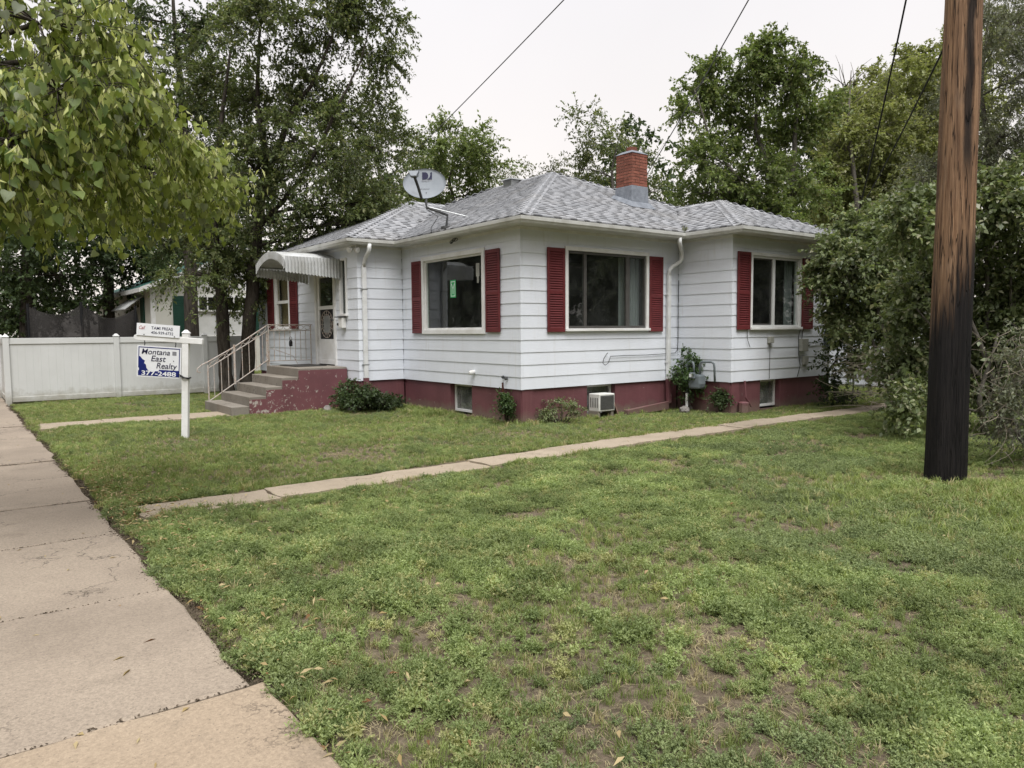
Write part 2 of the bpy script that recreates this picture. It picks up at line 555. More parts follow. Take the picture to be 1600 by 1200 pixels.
ACG = mat('ac_grille', (.12, .12, .115), (.09, .09, .085), rough=.6)
DISHM = mat('dish_grey', (.29, .315, .345), (.25, .275, .305), rough=.5, fine=.03, bmp=.03)
DARKM = mat('dark_steel', (.045, .048, .05), (.07, .07, .07), rough=.5, bmp=.1)
SIGNW = mat('sign_white', (.80, .81, .83), (.75, .76, .78), rough=.4, fine=.02, bmp=0)
NAVY = mat('sign_navy', (.012, .022, .16), (.010, .018, .13), rough=.4, fine=.03, bmp=0)
INK = mat('sign_ink', (.022, .022, .06), rough=.5, bmp=0, fine=0)
REDINK = mat('sign_red_ink', (.35, .04, .05), rough=.5, bmp=0, fine=0)
GREYINK = mat('sign_grey_ink', (.25, .25, .27), rough=.5, bmp=0, fine=0)
GREENST = mat('green_sticker', (.03, .42, .12), rough=.5, bmp=0, fine=.02)
BARK = bark_mat('elm_bark', (.035, .029, .024), (.095, .082, .068))
BARKG = bark_mat('grey_bark', (.085, .075, .062), (.17, .155, .135))
TWIG = bark_mat('dry_twig', (.16, .135, .105), (.26, .225, .18))
POLE = pole_mat()
WIRE = mat('cable_black', (.012, .012, .012), rough=.6, bmp=0)
WIREG = mat('cable_grey', (.10, .10, .10), rough=.6, bmp=0)
NETM = mat('trampoline_net', (.020, .018, .017), (.032, .028, .026), rough=.9)
ROCK = mat('field_stone', (.24, .22, .20), (.15, .14, .13), scale=7, rough=.9, bmp=.6, bdist=.01)
GROOF = mat('green_roof', (.028, .095, .075), (.020, .070, .058), scale=3, rough=.7, fine=.12, fscale=18)
NWALL = mat('cream_wall', (.62, .61, .55), (.54, .53, .47), scale=1.2, fine=.03)
NSHUT = mat('green_shutter', (.016, .062, .042), rough=.6)
ASPH = mat('asphalt', (.05, .05, .05), (.065, .063, .06), rough=.9, fscale=120, fine=.25)

L_ELM = leafmat('elm_leaf', (0.078, 0.104, 0.040), (0.170, 0.205, 0.082), (0.26, 0.262, 0.125), trans=.42, patch=.45)
L_ELM2 = leafmat('elm_leaf_deep', (0.053, 0.080, 0.033), (0.106, 0.147, 0.057), (0.175, 0.188, 0.088))
L_DARK = leafmat('dark_leaf', (0.039, 0.064, 0.025), (0.083, 0.117, 0.046))
L_BRIGHT = leafmat('bright_leaf', (0.112, 0.155, 0.050), (0.215, 0.265, 0.095), (0.25, 0.265, 0.115), trans=.45, patch=.3)
L_YEL = leafmat('yellow_green_leaf', (0.175, 0.198, 0.072), (0.300, 0.322, 0.130), (0.32, 0.31, 0.17), trans=.45, patch=.25)
L_GREY = leafmat('olive_grey_leaf', (0.121, 0.138, 0.090), (0.218, 0.230, 0.155), (0.287, 0.276, 0.207))
L_LILAC = leafmat('lilac_leaf', (0.105, 0.138, 0.060), (0.225, 0.262, 0.125), (0.34, 0.335, 0.22), patch=.45, pscale=1.2, rough=.42, spec=.45)
L_LIND = leafmat('linden_leaf', (0.150, 0.195, 0.045), (0.325, 0.370, 0.105), (0.195, 0.221, 0.130), trans=.45, pscale=1.4, patch=.3)
L_LINDO = leafmat('linden_leaf_single', (0.102, 0.156, 0.041), (0.198, 0.252, 0.082), (0.204, 0.228, 0.156), trans=.4, pscale=1.4, patch=.25, objrand=True)
L_BRACT = leafmat('linden_bract', (.50, .53, .19), (.68, .69, .36), None, trans=.45, pscale=2)
L_IVY = leafmat('shrub_leaf', (0.043, 0.086, 0.029), (0.108, 0.166, 0.055))

# ================================================================== GROUND AND PAVING
def gz(x, y):
    """small unevenness of the lawn"""
    return .012*np.sin(1.3*x+.7*y)+.010*np.sin(2.9*x-1.9*y+1)+.006*np.sin(5.3*x+4.1*y+2)

def ground():
    xs = np.concatenate([[-400, -150, -60, -30], np.arange(-12, 14.01, .2), [20, 40, 90, 200, 500]])
    ys = np.concatenate([[-400, -150, -60, -30, -18], np.arange(-12, 14.01, .2), [20, 40, 90, 200, 500]])
    X, Y = np.meshgrid(xs, ys, indexing='ij')
    Z = gz(X, Y)*((np.abs(X) < 14) & (np.abs(Y) < 14)) - .012
    Z = np.where((X < -6.7) & (X > -8.3), Z-.05, Z)
    V = np.stack([X, Y, Z], -1).reshape(-1, 3)
    n, m = X.shape
    i, j = np.meshgrid(np.arange(n-1), np.arange(m-1), indexing='ij')
    a = (i*m+j).ravel()
    F = np.stack([a, a+m, a+m+1, a+1], 1)
    return link('ground', np_mesh('ground', V, F, SOIL, True))
setp(ground(), 'brown earth of the lawn showing in bare patches', 'ground', kind='structure')

def wobble_slab(x0, x1, y0, y1, z0, z1, amp, seed, m, name, parent, edges='lrbt', tilt=0.004):
    """concrete slab with worn, uneven edges"""
    r = random.Random(seed)
    pts = []
    def side(ax, ay, bx, by, on):
        n = max(3, int(math.hypot(bx-ax, by-ay)/.09))
        nx, ny = (by-ay), -(bx-ax); l = math.hypot(nx, ny); nx /= l; ny /= l
        ph = r.random()*9
        for k in range(n):
            t = k/n
            o = 0
            if on and k: o = amp*(math.sin(t*n*.9+ph)*.4+math.sin(t*n*.37+2*ph)*.6)+r.uniform(-amp, amp)*.35
            pts.append((ax+(bx-ax)*t+nx*o, ay+(by-ay)*t+ny*o))
    side(x0, y0, x1, y0, 'b' in edges); side(x1, y0, x1, y1, 'r' in edges)
    side(x1, y1, x0, y1, 't' in edges); side(x0, y1, x0, y0, 'l' in edges)
    cx, cy = (x0+x1)/2, (y0+y1)/2
    tx, ty, dz = r.uniform(-tilt, tilt), r.uniform(-tilt, tilt), r.uniform(-tilt, tilt)
    top = [(x, y, z1+dz+(x-cx)*tx+(y-cy)*ty) for x, y in pts]
    ins = [(cx+(x-cx)*(1-.012/abs(x1-x0)*2), cy+(y-cy)*(1-.012/abs(y1-y0)*2), z+.006) for x, y, z in top]
    mb = MB(); n = len(pts)
    mb.v += [(x, y, z0) for x, y in pts] + top + ins
    for i in range(n):
        j = (i+1) % n
        mb.f.append((i, j, n+j, n+i)); mb.f.append((n+i, n+j, 2*n+j, 2*n+i))
    mb.f.append(tuple(range(2*n, 3*n)))
    return mb.build(name, m, parent)

sw = empty('sidewalk', (-7.45, 0, 0), 'tan concrete sidewalk slabs running beside the lawn', 'sidewalk', kind='structure')
joints = [-14.5, -12.9, -11.3, -9.8, -8.3, -6.72, -5.12, -3.45, -1.97, -.45, .92, 2.38, 3.9, 5.4, 6.9, 8.4, 9.9, 11.4, 12.9, 14.4, 15.9, 17.4, 18.9, 20.4]
for i in range(len(joints)-1):
    a, b = joints[i], joints[i+1]
    mm = CONCN if b < -6.7 else CONC
    rgt = -6.74 if b < -6.7 else -6.80
    wobble_slab(-8.15, rgt, a+.010, b-.010, -.15, .012+(i % 3)*.004, .012 if b < 0 else .03, 40+i, mm, 'slab', sw, 'rbt', .006)

pw = empty('side_path', (0, -2.66, 0), 'narrow worn concrete path crossing the side lawn', 'path', kind='structure')
xs = [-6.52, -5.3, -3.95, -2.72, -1.45, -.2, 1.1, 2.4, 3.7, 5.0, 6.3, 7.7, 9.2]
offs = [(-3.02, -2.52), (-2.98, -2.48), (-2.93, -2.43), (-2.88, -2.38), (-2.82, -2.30), (-2.78, -2.24), (-2.78, -2.22), (-2.78, -2.22), (-2.78, -2.28), (-2.85, -2.35), (-2.9, -2.3), (-2.95, -2.2)]
for i in range(len(xs)-1):
    wobble_slab(xs[i]+.006, xs[i+1]-.006, offs[i][0], offs[i][1], -.1, .008+.006*(i % 2), .035, 80+i, PATH, 'slab', pw, 'lrbt', .008)
fw = empty('front_walk', (-5.2, 4.5, 0), 'short concrete walk from the sidewalk to the front steps', 'path', kind='structure')
xs = [-6.66, -5.6, -4.55, -3.42]
for i in range(3):
    wobble_slab(xs[i]+.006, xs[i+1]-.006, 4.72, 5.62, -.1, .012, .03, 120+i, PATH, 'slab', fw, 'lrbt', .008)
# off to the street side
MB().box(-10.75, -10.60, -60, 60, -.2, .03).build('kerb', CONC, None, bevel=.01)['kind'] = 'structure'
MB().box(-19.5, -10.76, -60, 60, -.3, -.06).build('road', ASPH)['kind'] = 'structure'
MB().box(-19.66, -19.51, -60, 60, -.2, .03).build('kerb', CONC, None, bevel=.01)['kind'] = 'structure'

# ================================================================== HOUSE
house = empty('bungalow', (3.5, 4.5, 0), 'white lap-sided bungalow with maroon shutters and grey hip roof', 'house')
Z0, CRS, ZTOP = .60, .213, 3.385
PIT, ZE = .441, 3.47
# walls: key -> (axis, const, u0, u1, outward sign)
WALLS = {
 'front': ('x', 0.0, 0.0, 4.105, -1), 'entry_side': ('y', 4.105, -1.044, 0.0, -1), 'entry': ('x', -1.044, 4.105, 10.2, -1),
 'yard': ('y', 0.0, 0.0, 4.039, -1), 'bay_side': ('x', 4.039, -1.311, 0.0, -1), 'bay': ('y', -1.311, 4.039, 7.45, -1),
 'bay_back': ('x', 7.45, -1.311, 0.0, 1), 'yard_back': ('y', 0.0, 7.45, 8.0, -1), 'rear': ('x', 8.0, 0.0, 10.2, 1), 'far_end': ('y', 10.2, -1.044, 8.0, 1)}

def wp(wl, u, z, d):
    ax, c, u0, u1, s = WALLS[wl]
    return (c+s*d, u, z) if ax == 'x' else (u, c+s*d, z)

def wbox(mb, wl, u0, u1, z0, z1, d0, d1):
    a = wp(wl, u0, z0, d0); b = wp(wl, u1, z1, d1)
    return mb.box(a[0], b[0], a[1], b[1], z0, z1)

# openings (u0,u1,z0,z1)
OPEN = {'front': [(1.08, 3.18, 1.60, 3.09)], 'yard': [(1.02, 3.09, 1.62, 3.09)], 'bay': [(4.60, 6.26, 1.62, 3.08)],
        'entry': [(4.61, 4.88, 1.98, 3.13), (5.22, 6.22, .88, 2.96), (7.90, 8.86, 1.70, 3.06)]}
CASE = .075   # casing covers the siding edge

def cut(u0, u1, z0, z1, ops):
    """cells of a rectangle outside the openings"""
    us = sorted({u0, u1, *[min(max(o[0], u0), u1) for o in ops], *[min(max(o[1], u0), u1) for o in ops]})
    zs = sorted({z0, z1, *[min(max(o[2], z0), z1) for o in ops], *[min(max(o[3], z0), z1) for o in ops]})
    out = []
    for i in range(len(us)-1):
        # merge vertically
        col = []
        for j in range(len(zs)-1):
            cu, cz = (us[i]+us[i+1])/2, (zs[j]+zs[j+1])/2
            if any(o[0] < cu < o[1] and o[2] < cz < o[3] for o in ops): continue
            if col and abs(col[-1][3]-zs[j]) < 1e-6: col[-1][3] = zs[j+1]
            else: col.append([us[i], us[i+1], zs[j], zs[j+1]])
        out += col
    return out

# sheathing behind the siding, plus foundations, partition walls
for wl, (ax, c, u0, u1, s) in WALLS.items():
    mb = MB()
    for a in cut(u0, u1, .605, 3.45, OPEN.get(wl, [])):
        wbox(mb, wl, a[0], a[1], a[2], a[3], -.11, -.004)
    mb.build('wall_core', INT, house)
FOPEN = {'front': [(1.54, 2.30, .03, .62)], 'yard': [(1.55, 2.28, .03, .62)], 'bay': [(5.0, 5.68, .03, .62)]}
for wl, (ax, c, u0, u1, s) in WALLS.items():
    mb = MB()
    e0 = .0
    for a in cut(u0, u1, -.3, .62, FOPEN.get(wl, [])):
        wbox(mb, wl, a[0], a[1], a[2], a[3], -.26, -.018)
    mb.build('foundation', RED, house)
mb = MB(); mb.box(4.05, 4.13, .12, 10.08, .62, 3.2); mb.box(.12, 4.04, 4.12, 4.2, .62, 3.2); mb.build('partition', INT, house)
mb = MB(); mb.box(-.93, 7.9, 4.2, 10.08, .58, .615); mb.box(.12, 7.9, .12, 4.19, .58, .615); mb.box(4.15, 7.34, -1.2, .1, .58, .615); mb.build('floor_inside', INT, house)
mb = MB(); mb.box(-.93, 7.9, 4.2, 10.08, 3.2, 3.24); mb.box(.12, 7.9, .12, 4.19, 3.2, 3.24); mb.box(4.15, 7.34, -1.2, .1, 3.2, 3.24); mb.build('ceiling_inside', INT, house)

# siding boards, each its own wedge
def board(wl, segs, z0, z1, rnd, extra0=0, extra1=0):
    mb = MB()
    dz = rnd.uniform(-.002, .002)
    def th(z):
        k = (z-z0)/(z1-z0+.02)
        return .021-.012*k
    for a, b, za, zb in segs:
        ext = .020
        if zb >= z1-1e-6: zb = z1+ext
        t0, t1 = th(za), th(zb)
        if za <= z0+1e-6: za = z0+dz
        p = [wp(wl, a, za, -.003), wp(wl, b, za, -.003), wp(wl, b, za, t0), wp(wl, a, za, t0),
             wp(wl, a, zb, -.003), wp(wl, b, zb, -.003), wp(wl, b, zb, t1), wp(wl, a, zb, t1)]
        mb.hexa(p)
    return mb.build('siding_board', SID, house)

rnd = random.Random(3)
for wl, (ax, c, u0, u1, s) in WALLS.items():
    ops = [(o[0]-CASE+.03, o[1]+CASE-.03, o[2]-.02, o[3]+.01) for o in OPEN.get(wl, [])]
    # outside corners run to the board face, inside corners stop at the other wall
    a0, a1 = u0, u1
    if wl in ('front', 'yard'): a0 -= .012
    if wl in ('entry_side',): a0 -= .012
    if wl in ('entry',): a0 -= .012
    if wl in ('bay_side', 'bay'): a0 -= .012
    if wl == 'entry_side': a1 -= .026
    if wl == 'front': a1 -= .0
    if wl == 'yard': a1 -= .0
    if wl == 'bay_side': a1 -= .026
    for k in range(13):
        z0 = Z0+k*CRS; z1 = z0+CRS
        if k == 12: z1 = ZTOP-.0
        cells = cut(a0, a1, z0, z1, ops)
        runs, cur = [], []
        for cell in sorted(cells, key=lambda q: (q[0], q[2])):
            if cur and cell[0] > max(q[1] for q in cur)+1e-4:
                runs.append(cur); cur = []
            cur.append(cell)
        if cur: runs.append(cur)
        for r_ in runs:
            L = max(q[1] for q in r_)-min(q[0] for q in r_)
            if len(r_) == 1 and L > 2.6 and rnd.random() < .45:
                q = r_[0]; m_ = q[0]+L*rnd.uniform(.35, .65)
                board(wl, [(q[0], m_-.003, q[2], q[3])], z0, z1, rnd)
                board(wl, [(m_+.003, q[1], q[2], q[3])], z0, z1, rnd)
            else:
                board(wl, r_, z0, z1, rnd)
# thin metal corner caps on outside corners
def corner_cap(x, y, sx, sy):
    mb = MB()
    for k in range(13):
        z0 = Z0+k*CRS-.002; z1 = min(z0+CRS+.004, ZTOP)
        b, tp = .022, .012
        for (dx, dy) in ((0, 1), (1, 0)):
            pass
        w_ = .045
        mb.hexa([(x+sx*b, y+sy*b, z0), (x-sx*w_, y+sy*b, z0), (x-sx*w_, y, z0), (x+sx*b*.2, y+sy*.01, z0),
                 (x+sx*tp, y+sy*tp, z1), (x-sx*w_, y+sy*tp, z1), (x-sx*w_, y, z1), (x+sx*tp*.2, y+sy*.002, z1)])
        mb.hexa([(x+sx*b, y+sy*b, z0), (x+sx*.01, y+sy*b*.2, z0), (x, y-sy*w_, z0), (x+sx*b, y-sy*w_, z0),
                 (x+sx*tp, y+sy*tp, z1), (x+sx*.002, y+sy*tp*.2, z1), (x, y-sy*w_, z1), (x+sx*tp, y-sy*w_, z1)])
    return mb.build('corner_cap', SID, house)
corner_cap(0, 0, -1, -1); corner_cap(-1.044, 4.105, -1, -1); corner_cap(4.039, -1.311, -1, -1); corner_cap(7.45, -1.311, 1, -1)

# ---- eaves: fascia, gutter and soffit swept round the visible eave line
EAVE = [(-1.34, 10.45), (-1.34, 3.85), (-.28, 3.85), (-.28, -.40), (3.76, -.40), (3.76, -1.71), (7.73, -1.71), (7.73, -.40), (8.28, -.40), (8.28, 10.45), (-1.34, 10.45)]
def sweep(path, prof, closed=True):
    """profile points (outward offset, z) carried along a plan polyline; outside is to the right"""
    n = len(path); mb = MB(); k = len(prof)
    def nrm(a, b):
        dx, dy = b[0]-a[0], b[1]-a[1]; l = math.hypot(dx, dy); return (dy/l, -dx/l)
    for i, p in enumerate(path):
        n0 = nrm(path[i-1], p) if i else nrm(p, path[i+1])
        n1 = nrm(p, path[i+1]) if i < n-1 else nrm(path[i-1], p)
        if i in (0, n-1) and path[0] == path[-1]:
            n0 = nrm(path[-2], path[-1]); n1 = nrm(path[0], path[1])
        d = 1+n0[0]*n1[0]+n0[1]*n1[1]
        mx_, my_ = (n0[0]+n1[0])/d, (n0[1]+n1[1])/d
        for o, z in prof: mb.v.append((p[0]+mx_*o, p[1]+my_*o, z))
    for i in range(n-1):
        for j in range(k if closed else k-1):
            j2 = (j+1) % k
            mb.f.append((i*k+j, i*k+j2, (i+1)*k+j2, (i+1)*k+j))
    return mb
sweep(EAVE, [(-.022, 3.375), (0, 3.375), (0, 3.50), (-.022, 3.50)]).build('fascia', TRIM, house)
sweep(EAVE, [(.003, 3.475), (.003, 3.372), (.062, 3.372), (.078, 3.400), (.094, 3.418), (.098, 3.462), (.098, 3.474), (.086, 3.474), (.086, 3.45), (.012, 3.385), (.010, 3.475)]).build('gutter', GUT, house)
sweep(EAVE, [(-.75, 3.388), (-.0225, 3.388), (-.0225, 3.40), (-.75, 3.40)]).build('soffit', SOF, house)
# frieze strip just under the soffit
sweep([(-1.044, 10.2), (-1.044, 4.105), (0, 4.105), (0, 0), (4.039, 0), (4.039, -1.311), (7.45, -1.311), (7.45, 0)],
      [(.012, 3.335), (.036, 3.335), (.036, 3.387), (.012, 3.387)]).build('frieze', TRIM, house)

# ---- roof
BL = {'main': (-.38, 8.38, -.5, 10.55), 'entry': (-1.44, 5.2, 3.75, 10.53), 'bay': (3.66, 7.83, -1.81, 4.6)}
SIDES = {'main': 'WSEN', 'entry': 'WSN', 'bay': 'SWE'}
def bz(bn, x, y):
    x0, x1, y0, y1 = BL[bn]
    ds = {'W': x-x0, 'E': x1-x, 'S': y-y0, 'N': y1-y}
    return ZE+PIT*min(ds[q] for q in SIDES[bn])
def inside(bn, x, y):
    x0, x1, y0, y1 = BL[bn]; return x0 <= x <= x1 and y0 <= y <= y1
def roofz(x, y): return max(bz(b, x, y) for b in BL if inside(b, x, y))
roof = empty('roof', (3.5, 4.5, 0)); roof.parent = house; roof.location = (0, 0, 0); ORG[roof] = ORG[house]

def splane(bn, sd, u, v):
    """plan point + height for a slope: u along the eave, v inward"""
    x0, x1, y0, y1 = BL[bn]
    z = ZE+PIT*v
    return {'W': (x0+v, u, z), 'E': (x1-v, u, z), 'S': (u, y0+v, z), 'N': (u, y1-v, z)}[sd]
def slope_range(bn, sd):
    x0, x1, y0, y1 = BL[bn]
    if sd in 'WE':
        lo, hi = y0, y1; hl = 'S' in SIDES[bn]; hh = 'N' in SIDES[bn]; half = ((x1-x0) if bn != 'entry' else (y1-y0))/2
    else:
        lo, hi = x0, x1; hl = 'W' in SIDES[bn]; hh = 'E' in SIDES[bn]; half = ((y1-y0) if bn == 'entry' else (x1-x0))/2
    return lo, hi, hl, hh, half
deck = MB()
SHN = np.array([0, 0, 1])
tabs = []
e_plan = .131
trng = random.Random(11)
for bn in BL:
    for sd in SIDES[bn]:
        lo, hi, hl, hh, half = slope_range(bn, sd)
        q = [splane(bn, sd, lo+(.1 if hl else 0), .1), splane(bn, sd, hi-(.1 if hh else 0), .1), splane(bn, sd, hi-(half if hh else 0), half), splane(bn, sd, lo+(half if hl else 0), half)]
        q = [(a, b, c-.016) for a, b, c in q]
        q2 = []
        for p_ in q:
            if not q2 or max(abs(np.array(p_)-np.array(q2[-1]))) > 1e-4: q2.append(p_)
        if max(abs(np.array(q2[0])-np.array(q2[-1]))) < 1e-4: q2.pop()
        deck.face(q2 if sd in 'SE' else q2[::-1])
        v = .085; row = 0
        while v < half-.02:
            a = lo+(v if hl else 0); b = hi-(v if hh else 0)
            vt = min(v+e_plan*1.35, half+.005)
            u = a-trng.uniform(0, .25); gap = trng.random() < .5
            while u < b:
                gap = not gap
                wd = trng.choice((.10, .13, .16, .19)) if gap else trng.choice((.12, .16, .20, .26))
                ua, ub = max(u, a), min(u+wd-.004, b)
                u += wd
                if ub-ua < .02: continue
                um = (ua+ub)/2
                c_ = splane(bn, sd, um, v+e_plan/2)
                if roofz(c_[0], c_[1]) > c_[2]+.03: continue
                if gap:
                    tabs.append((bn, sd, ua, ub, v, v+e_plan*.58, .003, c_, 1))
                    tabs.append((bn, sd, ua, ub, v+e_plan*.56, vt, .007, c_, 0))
                else: tabs.append((bn, sd, ua, ub, v, vt, trng.choice((.012, .014, .018)), c_, 0))
            v += e_plan; row += 1
deck.build('roof_deck', TAR, roof)

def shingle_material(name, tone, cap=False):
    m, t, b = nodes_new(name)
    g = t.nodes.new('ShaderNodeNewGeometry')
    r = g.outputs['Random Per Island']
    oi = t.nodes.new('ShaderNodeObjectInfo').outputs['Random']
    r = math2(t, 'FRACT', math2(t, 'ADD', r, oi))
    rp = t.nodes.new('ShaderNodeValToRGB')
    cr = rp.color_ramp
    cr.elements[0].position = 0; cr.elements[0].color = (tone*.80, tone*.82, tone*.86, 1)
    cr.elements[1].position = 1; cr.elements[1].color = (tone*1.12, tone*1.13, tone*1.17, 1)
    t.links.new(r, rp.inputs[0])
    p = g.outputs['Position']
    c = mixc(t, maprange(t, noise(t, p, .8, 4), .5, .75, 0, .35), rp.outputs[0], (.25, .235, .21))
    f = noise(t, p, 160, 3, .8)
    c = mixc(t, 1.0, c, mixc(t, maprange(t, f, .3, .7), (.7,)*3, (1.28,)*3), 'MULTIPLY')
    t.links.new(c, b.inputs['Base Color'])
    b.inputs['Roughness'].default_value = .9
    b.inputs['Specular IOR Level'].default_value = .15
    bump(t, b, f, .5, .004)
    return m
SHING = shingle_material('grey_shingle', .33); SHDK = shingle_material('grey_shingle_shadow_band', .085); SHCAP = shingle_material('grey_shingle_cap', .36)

def tab_pts(tb):
    bn, sd, ua, ub, v, vt, th, c_, dk = tb
    lo = [splane(bn, sd, ua, v), splane(bn, sd, ub, v)]
    hi = [splane(bn, sd, ua, vt), splane(bn, sd, ub, vt)]
    up = lambda p_, d: (p_[0], p_[1], p_[2]+d)
    # bottom ring: lower edge a,b ; upper edge b,a
    return [up(lo[0], -.006), up(lo[1], -.006), up(hi[1], -.014), up(hi[0], -.014),
            up(lo[0], th+.004), up(lo[1], th+.004), up(hi[1], -.001), up(hi[0], -.001)]
vis = [(math.hypot(tb[7][0]-CAM[0], tb[7][1]-CAM[1]), i) for i, tb in enumerate(tabs) if tb[1] in 'SW']
near = set(i for _, i in sorted(vis)[:300])
rest = MB(); restd = MB()
for i, tb in enumerate(tabs):
    P_ = tab_pts(tb)
    flip = tb[1] in 'WN'
    if flip: P_ = [P_[1], P_[0], P_[3], P_[2], P_[5], P_[4], P_[7], P_[6]]
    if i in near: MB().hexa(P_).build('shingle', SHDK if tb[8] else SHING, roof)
    else: (restd if tb[8] else rest).hexa(P_)
nf = len(rest.f); nv = len(rest.v)
rest.v += restd.v; rest.f += [tuple(q+nv for q in f_) for f_ in restd.f]
ro = rest.build('shingle_field', SHING, roof); ro['kind'] = 'stuff'
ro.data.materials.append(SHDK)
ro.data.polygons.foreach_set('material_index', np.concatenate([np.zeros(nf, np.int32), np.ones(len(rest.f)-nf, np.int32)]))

def caps(name, p0, p1, n0, n1, wdt=.15):
    """overlapping folded caps along a hip or ridge; n0/n1 horizontal directions down each side, scaled with drop"""
    p0, p1 = np.array(p0, float), np.array(p1, float)
    L = np.linalg.norm(p1-p0); d = (p1-p0)/L; k = int(L/.15)
    mb = MB(); r = random.Random(name)
    n0, n1 = np.array(n0, float), np.array(n1, float)
    for i in range(k+1):
        a = p0+d*i*.15; b = a+d*min(.20, L-i*.15+.02)
        la, lb = .024+r.uniform(0, .004), .012
        z = np.array([0, 0, 1.])
        for nn, fl in ((n0, False), (n1, True)):
            q = [a+nn*wdt+z*(la-.02), a+z*(la-.02), b+z*(lb-.02), b+nn*wdt+z*(lb-.02),
                 a+nn*wdt+z*la, a+z*(la+.006), b+z*(lb+.006), b+nn*wdt+z*lb]
            if fl: q = [q[1], q[0], q[3], q[2], q[5], q[4], q[7], q[6]]
            mb.hexa(q)
    return mb.build('hip_cap', SHCAP, roof)
def dn(ax, ay, tx, ty):
    """direction across a slope from a hip, staying on that slope: moves (ax,ay) in plan, falls by PIT along (tx,ty)"""
    return (ax, ay, -PIT*(ax*tx+ay*ty))
s2 = .7071
mk = lambda b, ap, pts: None
apM1, apM2 = (4.0, 3.88, ZE+PIT*4.38), (4.0, 6.17, ZE+PIT*4.38)
caps('h1', (-.28, -.40, ZE+PIT*.1), apM1, dn(s2, -s2, 0, -1), dn(-s2, s2, -1, 0))
caps('h2', (8.28, -.40, ZE+PIT*.1), apM1, dn(s2, s2, 1, 0), dn(-s2, -s2, 0, -1))
caps('h3', (8.28, 10.45, ZE+PIT*.1), apM2, dn(-s2, s2, 0, 1), dn(s2, -s2, 1, 0))
caps('r1', apM1, apM2, dn(1, 0, 1, 0), dn(-1, 0, -1, 0))
apE = (-1.44+3.39, 7.14, ZE+PIT*3.39)
caps('h4', (-1.34, 3.85, ZE+PIT*.1), apE, dn(s2, -s2, 0, -1), dn(-s2, s2, -1, 0))
caps('h5', (-1.34, 10.43, ZE+PIT*.1), apE, dn(-s2, -s2, -1, 0), dn(s2, s2, 0, 1))
caps('r2', apE, (3.05, 7.14, apE[2]), dn(0, -1, 0, -1), dn(0, 1, 0, 1))
apB = (5.745, -1.81+2.085, ZE+PIT*2.085)
caps('h6', (3.76, -1.71, ZE+PIT*.1), apB, dn(s2, -s2, 0, -1), dn(-s2, s2, -1, 0))
caps('h7', (7.73, -1.71, ZE+PIT*.1), apB, dn(s2, s2, 1, 0), dn(-s2, -s2, 0, -1))
caps('r3', apB, (5.745, 1.6, apB[2]), dn(1, 0, 1, 0), dn(-1, 0, -1, 0))
# low box vent behind the ridge
vb = MB(); vb.box(3.62, 3.98, 5.0, 5.35, 5.24, 5.40); vb.hexa([(3.55, 4.94, 5.395), (4.05, 4.94, 5.395), (4.05, 5.41, 5.395), (3.55, 5.41, 5.395), (3.6, 4.98, 5.435), (4.0, 4.98, 5.435), (4.0, 5.37, 5.435), (3.6, 5.37, 5.435)])
vb.build('roof_vent', METAL, roof, bevel=.008)

# ---- chimney of single bricks
ch = empty('chimney', (0, 0, 0)); ch.parent = house; ch.location = (0, 0, 0); ORG[ch] = ORG[house]
CX0, CX1, CY0, CY1 = 4.08, 4.56, 1.32, 1.80
ZB0, ZB1 = 4.72, 5.43
MB().box(CX0+.012, CX1-.012, CY0+.012, CY1-.012, 4.0, ZB1-.01).build('mortar_core', MORT, ch)
fl = MB(); fl.hexa([(CX0-.03, CY0-.03, 4.1), (CX1+.03, CY0-.03, 4.1), (CX1+.03, CY1+.03, 4.1), (CX0-.03, CY1+.03, 4.1), (CX0-.012, CY0-.012, ZB0), (CX1+.012, CY0-.012, ZB0), (CX1+.012, CY1+.012, ZB0), (CX0-.012, CY1+.012, ZB0)])
fl.hexa([(CX0-.14, CY0-.14, roofz(CX0, CY0-.14)+.02), (CX1+.14, CY0-.14, roofz(CX0, CY0-.14)+.02), (CX1+.12, CY1+.05, roofz(CX0, CY1)+.03), (CX0-.12, CY1+.05, roofz(CX0, CY1)+.03),
         (CX0-.06, CY0-.05, roofz(CX0, CY0)+.09), (CX1+.06, CY0-.05, roofz(CX0, CY0)+.09), (CX1+.06, CY1+.02, roofz(CX0, CY1)+.09), (CX0-.06, CY1+.02, roofz(CX0, CY1)+.09)])
fl.build('tarred_base', TAR, ch, bevel=.01)
brm = {}
nb = 0
bh = .0635
course = 0
z = ZB0
brnd = random.Random(5)
while z < ZB1-.02:
    for side in range(4):
        Ls = CX1-CX0; full = (side % 2 == 0) == (course % 2 == 0)
        cuts_ = [0, .24, Ls] if full else [.101, .24, Ls-.101]
        for a, b in zip(cuts_[:-1], cuts_[1:]):
            lg = round(b-a-.010, 3); key = (lg, side % 2)
            if key not in brm:
                brm[key] = box_mesh('brick', *((lg, .10, bh-.011) if side % 2 == 0 else (.10, lg, bh-.011)), BRICK)
            m_ = (a+b)/2; pr = brnd.uniform(-.004, .004)
            cpos = {0: (CX0+m_, CY0+.05-pr, z+bh/2), 2: (CX0+m_, CY1-.05+pr, z+bh/2), 1: (CX0+.05-pr, CY0+m_, z+bh/2), 3: (CX1-.05+pr, CY0+m_, z+bh/2)}[side]
            piece('brick', brm[key], ch, cpos)
    z += bh; course += 1
